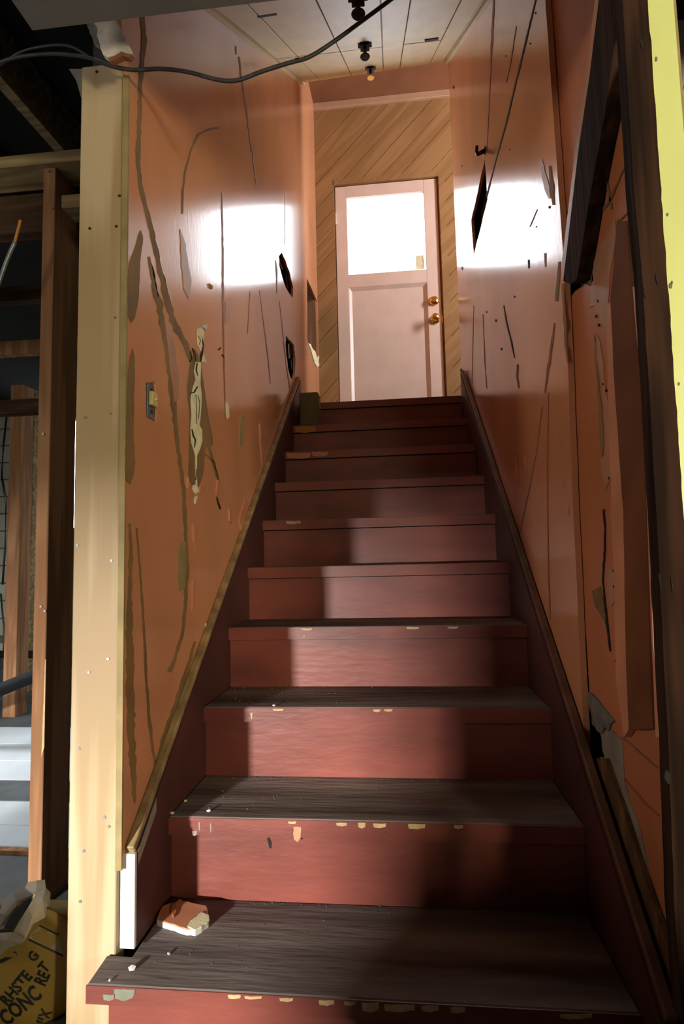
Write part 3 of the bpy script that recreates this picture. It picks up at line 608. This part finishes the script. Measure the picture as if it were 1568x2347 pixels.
# ------------------------------------------------------------------ staircase
st = thing('staircase', 'oxblood painted wooden staircase climbing to the white door', 'staircase', (0, 0, 0))
TT = .040; OH = .016; SX0, SX1 = 0.0, .942
for i in range(1, 11):
    yn = (i-1)*RUN; z = i*RISE
    if i == 1:
        t = MB().prism([(-.050, -.0205, z), (SX1, -.0205, z), (SX1, RUN+OH, z), (SX0, RUN+OH, z), (SX0, .058, z), (-.053, .058, z)], (0, 0, -.034)).obj('tread', m_tread, st, bevel=.003)
    elif i < 10:
        t = MB().box(SX0, SX1, yn, yn+RUN+OH+.006, z-TT, z).obj('tread', m_tread, st, bevel=.003)
    else:
        t = MB().box(SX0, SX1, yn, yn+.1, z-TT, z).obj('tread', m_tread, st, bevel=.003)
        struct(box('floor_top', -.0, XR+.12, yn+.1, YB+.1, z-TT, z-.001, m_tread))
    # painted front edge of the tread
    f0 = yn-.0012 if i > 1 else -.0195
    if i == 1: MB().prism([(-.051, -.0220, z-.034), (SX1, -.0220, z-.034), (SX1, -.0220, z-.002), (-.051, -.0220, z-.002)], (0, .003, 0)).obj('nosing', m_riser, t)
    else: box('nosing', SX0, SX1, f0, yn+.003, z-TT, z-.002, m_riser, t)
    x0 = -.015 if i == 1 else SX0
    box('riser', x0, SX1, (yn if i > 1 else -.02)+OH, yn+OH+.016, z-RISE-.001, z-TT-.003 if i > 1 else z-.036, m_riser, st)
# skirt boards
def skirt(name, xa, xb, y0, side):
    b0 = skirt_z
    pts = [(y0, RISE+.002 if side < 0 else .02), (y0, min(b0(y0)+.02, b0(y0)))]
    ytop = 2.19 if side < 0 else 2.15
    poly = [(y0, .19+.004 if side < 0 else .0), (y0, b0(y0)), (ytop, b0(ytop)), (ytop, ZL-.2), (1.7, 1.1), (.5, .2), (.3, .19+.004 if side < 0 else .0)]
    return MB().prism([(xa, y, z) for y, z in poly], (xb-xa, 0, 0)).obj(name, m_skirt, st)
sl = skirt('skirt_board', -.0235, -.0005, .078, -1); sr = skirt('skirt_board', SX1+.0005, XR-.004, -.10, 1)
e0 = .078
MB().box(-.0315, -.0008, e0-.009, e0-.0005, RISE+.006, skirt_z(e0)+.002).box(-.0365, -.024, e0-.0005, .155, RISE+.006, .350).obj('white_end', m_white, sl)
def trim_line(xa, xb, y0, y1, th, mt, par, nm='trim_strip'):
    MB().prism([(xa, y0, skirt_z(y0)), (xb, y0, skirt_z(y0)), (xb, y1, skirt_z(y1)), (xa, y1, skirt_z(y1))], (0, -th*.6, th)).obj(nm, mt, par, bevel=.002)
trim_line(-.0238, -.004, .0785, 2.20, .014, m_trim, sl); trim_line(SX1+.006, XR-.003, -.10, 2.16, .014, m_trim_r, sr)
MB().prism([(-.0239, .082, skirt_z(.082)-.03), (-.0239, .082, skirt_z(.082)), (-.0239, .17, skirt_z(.17)), (-.0239, .17, skirt_z(.17)-.03)], (.024, 0, 0)).obj('worn_end', m_greyboard, sl)
# chips of bare wood along the front edges
def chips(i, rects, mt=m_chip):
    yn = (i-1)*RUN-.0014 if i > 1 else -.0222; pr = PY(yn); tr = [o for o in st.children if o.name.startswith('tread')][i-1]
    for k, (u0, v0, u1, v1) in enumerate(rects):
        sh = max(0, max(pr(u0, v0-2.5).z, pr(u1, v0-2.5).z)-(i*RISE-.0022)); capz = lambda u, v, sh=sh, pr=pr: pr(u, v)-Vector((0, 0, sh))
        patch('paint_chip', jag([(u0, v0-1), (u1, v0-1), (u1-1, v0+(v1-v0)*.7), (u0+(u1-u0)*.55, v1), (u0+2, v0+(v1-v0)*.8)], 1.2, 7, k+i*31), capz, (0, -.0006-.00012*k, 0), mt, tr, 1.6, k+i*20)
chips(2, [(770, 1887, 796, 1894), (820, 1884, 838, 1896), (855, 1885, 885, 1895), (935, 1887, 975, 1898), (1040, 1889, 1062, 1897), (660, 1882, 680, 1887)])
chips(2, [(672, 1896, 690, 1930)], m_tan); chips(2, [(455, 1885, 458, 1915), (482, 1888, 485, 1918), (440, 1905, 452, 1916)], m_greyboard)
chips(1, [(522, 2268, 552, 2276), (560, 2268, 600, 2274), (640, 2270, 672, 2278), (730, 2272, 766, 2284), (788, 2276, 815, 2285), (828, 2276, 868, 2297), (880, 2284, 950, 2300), (965, 2290, 1005, 2303), (1032, 2296, 1066, 2308), (1282, 2312, 1356, 2322)])
chips(1, [(262, 2262, 306, 2288), (236, 2280, 262, 2294), (296, 2268, 310, 2284)], m_chipgrey)
chips(3, [(855, 1627, 872, 1632), (880, 1627, 900, 1631), (625, 1624, 650, 1628), (574, 1635, 579, 1650)]); chips(4, [(690, 1440, 715, 1444), (931, 1436, 960, 1440), (1025, 1435, 1050, 1439), (695, 1456, 699, 1463)])
chips(6, [(655, 1190, 690, 1196)]); chips(8, [(656, 1035, 712, 1048), (714, 1034, 752, 1044)], m_flake); chips(9, [(676, 973, 724, 987)], m_orange)
tr2 = [o for o in st.children if o.name.startswith('riser')][1]
patch('gouge', strip_poly([(614, 1920, 4), (619, 1932, 7), (620, 1944, 3)], 1), PY(RUN+OH-.001), (0, -.001, 0), m_dark, tr2)
# exposed framing board beside the right skirt
eb = thing('stringer_board', 'bare brown stringer board below the torn opening on the right', 'stringer', PX(.98)(1400, 1900))
patch('board', [(1350, 1740), (1387, 1738), (1433, 1870), (1490, 2050), (1535, 2180), (1580, 2347), (1545, 2347), (1470, 2110), (1400, 1900)], PX(.975), (.009, 0, 0), m_brownboard, eb)
patch('lip', [(1341, 1742), (1350, 1740), (1400, 1900), (1470, 2110), (1545, 2347), (1515, 2347), (1440, 2080), (1385, 1890)], PX(.971), (.012, 0, 0), m_trim_r, eb)

# block of wood on the ninth step
z9 = 9*RISE
k0, k1 = PZ(z9)(687, 972), PZ(z9)(733, 972)
by = max(k0.y, 1.92)
k0, k1 = PY(by)(687, 960), PY(by)(730, 960); kt = PY(by)(700, 899)
blk = thing('wood_block', 'short weathered wood block standing on the ninth step, left side', 'wood block', (.5*(k0.x+k1.x), by, z9))
MB().box(max(k0.x, .004), k1.x, by, by+.10, z9+.0005, kt.z).obj('offcut', m_block_wood, blk, bevel=.006)

# ------------------------------------------------------------------ new pine corner post
yp = .062
ppy = PY(yp)
xa, xb = -.141, -.0375
cp = thing('corner_post', 'new pale pine post at the left foot of the stairs', 'post', (.5*(xa+xb), yp, 0))
MB().box(xa, xb, yp, yp+.038, 0, ppy(250, 146).z).obj('timber', m_pine, cp, bevel=.002)
for u, v in [(206, 524), (267, 519), (288, 352), (274, 449), (222, 165), (196, 957), (253, 947), (204, 1541), (248, 1510), (181, 1716), (240, 1873), (192, 1950), (184, 2066), (250, 1894), (264, 728), (178, 1250), (256, 1285)]:
    p = ppy(u, v)
    if xa+.004 < p.x < xb-.004: MB().tube([(p.x, yp+.001, p.z), (p.x, yp-.0015, p.z)], .0032, 8).obj('nail', m_black if v < 600 else m_steel, cp)

# ------------------------------------------------------------------ side room at left
def stud(name, u0, u1, y, ztop, depth, label, mt, z0=0, grp=None):
    p0, p1 = PY(y)(u0, 1000), PY(y)(u1, 1000)
    t = thing(name, label, 'stud', (.5*(p0.x+p1.x), y, z0), grp)
    MB().box(p0.x, p1.x, y, y+depth, z0, ztop).obj('timber', mt, t, bevel=.002)
    return t, p0.x, p1.x
ztp = PY(.5)(97, 385).z
s1, sx0, sx1 = stud('wall_stud', 86, 115, .5, ztp-.001, .135, 'old brown stud standing just left of the pale pine post', m_stud)
for u, v in [(112, 394), (122, 478), (100, 995), (95, 1390), (104, 1400)]:
    p = PY(.5)(u, v)
    if sx0+.003 < p.x < sx1-.003: MB().tube([(p.x, .501, p.z), (p.x, .496, p.z)], .004, 8).obj('nail', m_steel, s1)
MB().prism([(sx1-.006, .499, .42), (sx1-.001, .499, .70), (sx1+.003, .497, .70), (sx1+.002, .499, .45)], (0, .004, 0)).obj('splinter', m_chip, s1)
tpz0, tpz1 = PY(.48)(60, 390).z, PY(.48)(60, 352).z
tag(box('top_plate', -3.0, -.137, .48, .60, ztp, tpz1, m_plate, bevel=.003), 'weathered top plate lying across the old studs at left', 'plate')
b1z = (PY(.62)(40, 440).z, PY(.62)(40, 388).z); b2z = (PY(.62)(40, 535).z, PY(.62)(40, 446).z)
tag(box('ledger_board', -3.0, -.137, .62, .66, b1z[0], b1z[1], m_dim), 'upper dark ledger board behind the brown stud at left', 'board')
tag(box('ledger_board', -3.0, -.137, .62, .665, b2z[0], b2z[1], m_dim), 'lower dark ledger board behind the brown stud at left', 'board')
q0, q1 = PY(.40)(139, 476), PY(.40)(200, 440)
tag(box('blocking', q0.x, -.143, .40, .478, q0.z, q1.z, m_plate, bevel=.004), 'short pale blocking nailed between brown stud and pine post', 'blocking')
q0, q1 = PY(.2)(158, 224), PY(.2)(205, 160)
tag(MB().prism([PY(.2)(158, 158), PY(.2)(210, 158), PY(.2)(206, 226), PY(.2)(186, 224), PY(.2)(175, 185)], (0, .03, 0)).obj('plaster_scrap', m_greyboard), 'torn scrap of board hanging behind the top of the pine post', 'scrap')
# joists overhead
a_, b_ = PZ(2.62)(0, 190), PZ(2.62)(130, 338); d_ = (a_-b_).normalized()
for off, mt, lb_, bk in ((0, m_plate, 'pale edged joist overhead in the dark side room', 1.2), (-.42, m_dim, 'dark joist overhead at the left edge of the side room', 1.0)):
    s_ = Vector((d_.y, -d_.x, 0))*.02; o_ = Vector((off, 0, 0))
    a2 = b_+d_*2.6+o_; b2 = b_-d_*bk+o_; a2.z = b2.z = 2.62
    tag(MB().prism([a2-s_, a2+s_, b2+s_, b2-s_], (0, 0, .19)).obj('joist', mt), lb_, 'joist')
for i, (v, y, lb_) in enumerate([(668, 1.6, 'dark red crosspiece in the side room, higher of two'), (792, 1.9, 'dark red crosspiece in the side room, lower of two')]):
    z_ = PY(y)(40, v).z; tag(box('crosspiece', -3.2, -.6, y, y+.05, z_-.05, z_+.03, m_stud if i else m_dim), lb_, 'crosspiece')
s2, _, _ = stud('wall_stud', 22, 50, 2.39, 2.2, .12, 'distant reddish stud standing on the side room floor', m_stud)
s3, _, _ = stud('wall_stud', 60, 78, 3.1, 2.4, .10, 'distant pale stud against the block wall of the side room', m_plate)
tag(box('crosspiece', -3.4, -1.55, 2.30, 2.385, 1.98, 2.07, m_dim), 'dark beam end above the distant reddish stud', 'crosspiece')
# black pipes
def pipe(y, va, vb, r, lb_):
    a_, b_ = PY(y)(-60, va), PY(y)(150, vb)
    tag(MB().tube([a_+(a_-b_)*1.5, a_, b_, b_+(b_-a_)*.8], r, 12).obj('pipe', m_pipe, smooth=True), lb_, 'pipe')
pipe(1.75, 1606, 1520, .034, 'thick black pipe slanting above the side room floor'); pipe(2.9, 1500, 1500, .028, 'level black pipe along the side room wall')
# loose wires on the block wall
wz = PY(3.3)
tag(MB().tube([wz(18, 930), wz(8, 1020), wz(4, 1090), wz(14, 1150), wz(12, 1250), wz(6, 1340)], .008, 6).obj('wire', m_black, smooth=True), 'black wire drooping down the block wall', 'wire')
wz = PY(3.2)
tag(MB().tube([wz(2, 1360), wz(9, 1440), wz(8, 1520), wz(16, 1560), wz(2, 1590)], .007, 6).obj('wire', m_black, smooth=True), 'loose black wire hanging low by the level pipe', 'wire')
# block wall and its window
WY = 5.0
wxa = PY(WY)(150, 1000).x; wxb = PY(WY)(171, 1000).x; wza = PY(WY)(160, 1210).z; wzb = PY(WY)(160, 960).z
bw = struct(MB().box(-4.6, wxa, WY+.02, WY+.12, 0, 2.9).box(wxb, 2.6, WY+.02, WY+.12, 0, 2.9).box(wxa, wxb, WY+.02, WY+.12, 0, wza).box(wxa, wxb, WY+.02, WY+.12, wzb, 2.9).obj('wall_north', m_chipgrey))
struct(box('window_2', wxa, wxb, WY+.06, WY+.064, wza, wzb, m_glass))
for j in range(14):
    for i in range(8):
        xo = -4.55+i*.41-(.2 if j % 2 else 0); xe = min(xo+.395, wxa-.01)
        if xe-xo > .05 and xo < -2.2: box('block', max(xo, -4.6), xe, WY, WY+.022, .005+j*.2, .19+j*.2, m_block, bw, bevel=.004)
# floor of the side room
fl = struct(box('floor_side', -4.6, -.14, PZ(0)(40, 1946).y, 5.0, .002, .006, m_chipgrey))
yy = [PZ(.012)(40, v).y for v in (1943, 1893, 1838, 1790)]
rows = [(yy[0], yy[1], m_pale), (yy[1], yy[2], m_pale), (yy[2], yy[3], m_darkboard), (yy[3], yy[3]+.24, m_pale), (yy[3]+.24, yy[3]+.5, m_pale), (yy[3]+.5, yy[3]+.8, m_pale), (yy[3]+.8, 3.4, m_floor), (3.4, 5.0, m_floor)]
for a_, b_, mt in rows: box('floorboard', -4.6, -.14, a_+.002, b_-.002, .006, .016, mt, fl, bevel=.002)
box('edge_strip', -4.6, -.14, yy[0]-.025, yy[0], .0, .014, m_stud, fl)

# ------------------------------------------------------------------ cables
cb = PY(.06)
def smooth(pts, n=6):
    out = []
    for i in range(len(pts)-1):
        p0, p1, p2, p3 = pts[max(i-1, 0)], pts[i], pts[i+1], pts[min(i+2, len(pts)-1)]
        for j in range(n):
            t = j/n; out.append(.5*((2*p1)+(p2-p0)*t+(2*p0-5*p1+4*p2-p3)*t*t+(3*p1-p0-3*p2+p3)*t*t*t))
    return out+[pts[-1]]
pts = [PY(.20)(-60, 175), PY(.18)(0, 143), PY(.16)(60, 128), PY(.13)(130, 124), PY(.07)(200, 132), PY(.035)(250, 150), PY(.03)(305, 160), PY(.03)(370, 158), PY(.03)(430, 165), PY(.03)(500, 183), PY(.03)(545, 184), PY(.03)(600, 164), PY(.03)(660, 145), PY(.03)(710, 130), PY(.03)(770, 92), PY(.03)(830, 48), PY(.03)(900, -4), PY(.03)(960, -50)]
last = pts[-1]; pts = [Vector((-.95, .6, 2.45)), Vector((-.7, .35, 2.36))]+pts+[Vector((last.x+.06, .03, last.z+.05))]
tag(MB().tube(smooth(pts), .0042, 8).obj('cable', m_cable, smooth=True), 'dark cable sagging across the stair opening under the ceiling', 'cable')
pts = [PY(.25)(-60, 185), PY(.24)(0, 150), PY(.22)(50, 118), PY(.2)(120, 104), PY(.16)(165, 108), PY(.10)(205, 132)]
pts = [Vector((-.9, .66, 2.40)), Vector((-.66, .42, 2.33))]+pts
tag(MB().tube(smooth(pts), .0032, 6).obj('cable', m_cable, smooth=True), 'thin second cable looping in the dark joists at left', 'cable')
wc = PY(.42)
wt = thing('cut_wire', 'grey wire with bare orange end hanging before the ledger boards', 'wire', wc(40, 540))
MB().tube(smooth([wc(-20, 690), wc(0, 640), wc(18, 590), wc(34, 555)]), .006, 6).obj('sheath', m_steel, wt, smooth=True)
MB().tube(smooth([wc(34, 555), wc(40, 532), wc(47, 505)]), .0045, 6).obj('core', m_orange, wt, smooth=True)

# ------------------------------------------------------------------ bag of concrete mix
yb0 = .10
bp_ = PY(yb0)
prof = [(2420, -150, 120), (2347, -160, 132), (2280, -165, 140), (2210, -160, 147), (2150, -150, 143), (2118, -130, 132), (2096, -100, 118), (2082, -70, 104)]
bag = thing('concrete_bag', 'crumpled yellow paper bag of concrete mix on the floor at left', 'bag', (bp_(0, 2300).x, yb0+.1, 0))
rings = []; seg = 36
rs = random.Random(3)
for (v, ul, ur) in prof:
    l_, r_ = bp_(ul, v), bp_(ur, v); cx = .5*(l_.x+r_.x); hw = .5*(r_.x-l_.x); z_ = max(l_.z, .003)
    rings.append((cx, hw, z_, .115*(hw/.17)**.6))
for q_, k_ in ((-1, .07), (-2, .14), (-3, .34), (-4, .7)): rings[q_] = rings[q_][:3]+(rings[q_][3]*k_,)
rings[0] = (rings[0][0], rings[0][1], .003, rings[0][3])
def bagpt(cx, hw, z_, dp_, th):
    c_, s_ = math.cos(th), math.sin(th); e = .7
    return Vector((cx+hw*math.copysign(abs(c_)**e, c_), yb0+dp_+.006+dp_*math.copysign(abs(s_)**e, s_)+.004*math.sin(7*th+z_*40), z_))
vs = []; fs = []
fine = []
for a_, b_ in zip(rings, rings[1:]):
    for j in range(4): fine.append(tuple(a_[q]+(b_[q]-a_[q])*j/4 for q in range(4)))
fine.append(rings[-1])
for rg in fine:
    for k in range(seg): vs.append(bagpt(*rg, 2*math.pi*k/seg)+Vector((rs.uniform(-.0015, .0015), rs.uniform(-.0015, .0015), 0)))
for i in range(len(fine)-1):
    for k in range(seg): fs.append([i*seg+k, i*seg+(k+1) % seg, (i+1)*seg+(k+1) % seg, (i+1)*seg+k])
fs.append([(len(fine)-1)*seg+k for k in range(seg)]); fs.append([k for k in reversed(range(seg))])
body = MB().add(vs, fs).obj('sack', m_bag, bag, smooth=True)
bvh = BVHTree.FromPolygons([tuple(v) for v in vs], fs)
def onbag(u, v, lift=.0012):
    d_ = ray(u, v).normalized(); h_ = bvh.ray_cast(CAM, d_)
    if h_[0] is None:
        p = bp_(u, v); return Vector((p.x, yb0+.08, p.z))
    return h_[0]-d_*lift
def printed(name, uv, mt, lift=.0012):
    uv = jag(uv, 0, 8)
    pts_ = [onbag(u, v, lift) for u, v in uv]
    tri = tessellate_polygon([[Vector((u, v, 0)) for u, v in uv]])
    return MB().add(pts_, [list(t) for t in tri]).obj(name, mt, body)
def band_uv(a_, b_, w_, n=8):
    out = []; dx, dy = b_[0]-a_[0], b_[1]-a_[1]; l = math.hypot(dx, dy); nx, ny = -dy/l*w_/2, dx/l*w_/2
    return [(a_[0]+nx, a_[1]+ny), (b_[0]+nx, b_[1]+ny), (b_[0]-nx, b_[1]-ny), (a_[0]-nx, a_[1]-ny)]
printed('cream_band', [(72, 2140), (92, 2120), (132, 2142), (145, 2188), (105, 2172), (66, 2152)], m_bagcream, .0008)
printed('print_line', band_uv((90, 2121), (134, 2143), 4), m_ink); printed('print_line', band_uv((65, 2153), (145, 2191), 5), m_ink)
printed('print_line', band_uv((0, 2205), (38, 2184), 9), m_ink)
# lettering, laid along the slanted lines of the bag
def letters(txt, u, v, ang, size, sx=1.0, name='lettering'):
    cu = bpy.data.curves.new('text', 'FONT'); cu.body = txt; cu.size = 1; cu.offset = .035; cu.resolution_u = 2
    o = bpy.data.objects.new('text', cu); COL.objects.link(o)
    dg = bpy.context.evaluated_depsgraph_get(); me = bpy.data.meshes.new_from_object(o.evaluated_get(dg))
    bm = bmesh.new(); bm.from_mesh(me); bmesh.ops.subdivide_edges(bm, edges=[e for e in bm.edges if e.calc_length() > .25], cuts=1)
    bm.verts.ensure_lookup_table(); ca, sa = math.cos(ang), math.sin(ang)
    V = []
    for vt in bm.verts:
        x_, y_ = vt.co.x*size*sx, vt.co.y*size
        V.append(onbag(u+x_*ca+y_*sa, v+x_*sa-y_*ca, .0016))
    F_ = [[q.index for q in f.verts] for f in bm.faces]
    bm.free(); bpy.data.objects.remove(o); bpy.data.curves.remove(cu); bpy.data.meshes.remove(me)
    return mesh_obj(name, V, F_, m_ink, body)
R_ = math.radians
letters('RHSTE', 17, 2308, R_(-50), 38, .82); letters('G', 79, 2207, R_(-55), 32, .9); letters('T', 104, 2232, R_(-50), 36, .85)
letters('CONC', 15, 2353, R_(-40), 50, .72); letters('RE', 102, 2262, R_(-65), 40, .7); letters('MIX', 100, 2366, R_(-68), 36, .8)
# crumpled open mouth of the sack: two creased flaps of paper
fp = lambda dy: PY(yb0+dy)
def flap(name, pts_, tris, mt, par):
    V = [fp(dy)(u, v) for u, v, dy in pts_]
    o = MB().add(V, tris).obj(name, mt, par)
    md = o.modifiers.new('thickness', 'SOLIDIFY'); md.thickness = .0018
    return o
flap('paper_flap', [(55, 2038, .05), (64, 2022, .06), (84, 2018, .05), (103, 2016, .06), (105, 2034, .03), (116, 2046, .05), (113, 2078, .03), (103, 2103, .0), (76, 2118, -.02), (54, 2158, -.02), (32, 2134, -.01), (46, 2108, -.02), (65, 2078, -.03), (82, 2050, .0), (98, 2060, -.025), (74, 2100, -.04)],
     [(0, 1, 2, 13), (2, 3, 4, 13), (13, 4, 14), (4, 5, 14), (5, 6, 14), (6, 7, 14), (14, 7, 15), (12, 13, 14), (12, 14, 15), (11, 12, 15), (10, 11, 15), (15, 7, 8), (9, 10, 15), (8, 9, 15)], m_paper, bag)
flap('paper_flap', [(-30, 2085, .03), (0, 2066, .03), (28, 2046, .04), (50, 2033, .05), (76, 2050, .01), (66, 2078, -.01), (44, 2108, .0), (20, 2130, .0), (-10, 2150, .0), (-40, 2150, .01), (38, 2064, -.01), (10, 2096, -.02)],
     [(0, 1, 11), (1, 2, 10, 11), (2, 3, 4, 10), (10, 4, 5), (10, 5, 6), (11, 10, 6), (11, 6, 7), (11, 7, 8), (0, 11, 8, 9)], m_greyboard, bag)
flap('paper_flap', [(-40, 2148, -.005), (0, 2138, -.02), (34, 2136, -.025), (56, 2152, -.03), (50, 2162, -.035), (20, 2172, -.03), (-10, 2200, -.02), (-50, 2210, -.02), (10, 2156, -.035)],
     [(0, 1, 8), (1, 2, 8), (2, 3, 4, 8), (8, 4, 5), (8, 5, 6), (0, 8, 6, 7)], m_bagcream, bag)
flap('printed_fold', [(20, 2108, -.028), (52, 2070, -.02), (70, 2058, -.012), (74, 2066, -.015), (46, 2106, -.028), (26, 2132, -.03), (8, 2128, -.03)], [(0, 1, 4, 5, 6), (1, 2, 3, 4)], m_ink, bag)

# ------------------------------------------------------------------ fallen plaster
z1_ = RISE
pz = PZ(z1_+.012)
pcx = thing('plaster_piece', 'broken piece of salmon painted plaster lying on the bottom step', 'plaster', PZ(z1_)(420, 2110))
ol = [(360, 2108), (372, 2080), (385, 2074), (404, 2070), (412, 2062), (420, 2068), (432, 2069), (440, 2072), (452, 2074), (472, 2078), (476, 2098), (478, 2112), (462, 2124), (448, 2132), (420, 2128), (390, 2118)]
ol = jag(ol, 1.2, 9, 4)
patch('painted_face', ol, pz, (0, 0, .0022), m_flake, pcx)
core = [(u+(2 if v < 2090 else 0), v+1) for u, v in ol]
patch('gypsum_core', core, pz, (0, 0, -.0112), m_white, pcx)
patch('torn_corner', jag([(444, 2108), (462, 2094), (478, 2100), (480, 2112), (462, 2126), (448, 2134), (430, 2126), (436, 2114)], 1, 6, 2), PZ(z1_+.0135), (0, 0, .003), m_cream, pcx)
patch('curled_flap', jag([(396, 2076), (404, 2072), (404, 2090), (398, 2104), (392, 2092)], .6, 6, 7), PZ(z1_+.0145), (0, 0, .003), m_salmon_near, pcx)
def crumb(u, v, zt, r, label, mt, sd):
    p = PZ(zt)(u, v); rr = random.Random(sd); bm = bmesh.new(); bmesh.ops.create_icosphere(bm, subdivisions=1, radius=r)
    for vt in bm.verts:
        vt.co *= rr.uniform(.7, 1.25); vt.co.z *= .65
    zmin = min(vt.co.z for vt in bm.verts)
    me = bpy.data.meshes.new('plaster_crumb'); 
    for vt in bm.verts: vt.co.z -= zmin-.0004
    bm.to_mesh(me); bm.free(); me.materials.append(mt)
    o = bpy.data.objects.new('plaster_crumb', me); COL.objects.link(o); o.location = p
    tag(o, label, 'plaster crumb')
crumb(303, 2222, RISE, .0075, 'largest white crumb near the left front corner of the bottom step', m_white, 1)
crumb(386, 2189, RISE, .0035, 'tiny white crumb on the bottom step below the fallen plaster piece', m_white, 2)
crumb(478, 1861, 2*RISE, .005, 'white crumb at the left front of the second step', m_white, 3)
crumb(395, 1867, 2*RISE, .006, 'yellowish flat chip on the left corner of the second step', m_cream, 4)
crumb(425, 1838, 2*RISE, .004, 'small yellowish crumb at the left end of the second step', m_cream, 5)
crumb(530, 2047, RISE, .006, 'pink chip against the second riser on the bottom step', m_flake, 6)
crumb(628, 1619, 3*RISE, .005, 'white crumb near the front edge of the third step', m_white, 8)
crumb(252, 2258-8, RISE, .0035, 'white speck on the front left corner of the bottom step', m_white, 9)
# fine grit scattered on the steps
gm = MB(); rr = random.Random(11)
for i in range(1, 10):
    for k in range(90 if i < 4 else 40):
        x_ = rr.choice((rr.uniform(.01, .93), rr.uniform(.01, .25))); y_ = (i-1)*RUN+(rr.uniform(.02, RUN+OH-.008) if rr.random() < .5 else RUN+OH-.004-abs(rr.gauss(0, .015)))
        y_ = min(max(y_, (i-1)*RUN+.006), i*RUN+OH-.003); r_ = rr.uniform(.0007, .0022); z_ = i*RISE+.0003
        if i == 1 and .0 < x_ < .16 and .08 < y_ < .25: continue
        pt = [(x_+r_*math.cos(a), y_+r_*math.sin(a), z_) for a in (rr.uniform(0, 1), 2+rr.uniform(0, .5), 4+rr.uniform(0, .5))]
        gm.add(pt+[(x_, y_, z_+r_)], [(0, 1, 3), (1, 2, 3), (2, 0, 3), (2, 1, 0)])
g_ = gm.obj('grit', m_greyboard); g_['kind'] = 'stuff'; tag(g_, 'fine plaster grit scattered over the dusty steps', 'grit')

# ------------------------------------------------------------------ unseen boxes added behind the camera to block light from stairs and bag
struct(MB().box(-.57, 1.85, -2.02, -1.95, 0, 1.35).box(-4.6, -.5, -2.94, -2.88, .878, 2.82).box(-.57, .3, -2.02, -1.95, 1.35, 2.4)
       .box(-.69, -.52, -1.1, -.9, 0, .487).box(.97, 2.6, -.82, -.72, 0, .56).box(-1.06, -1.0, -1.85, -.5, 0, 1.06).obj('light_blockers', m_shell))
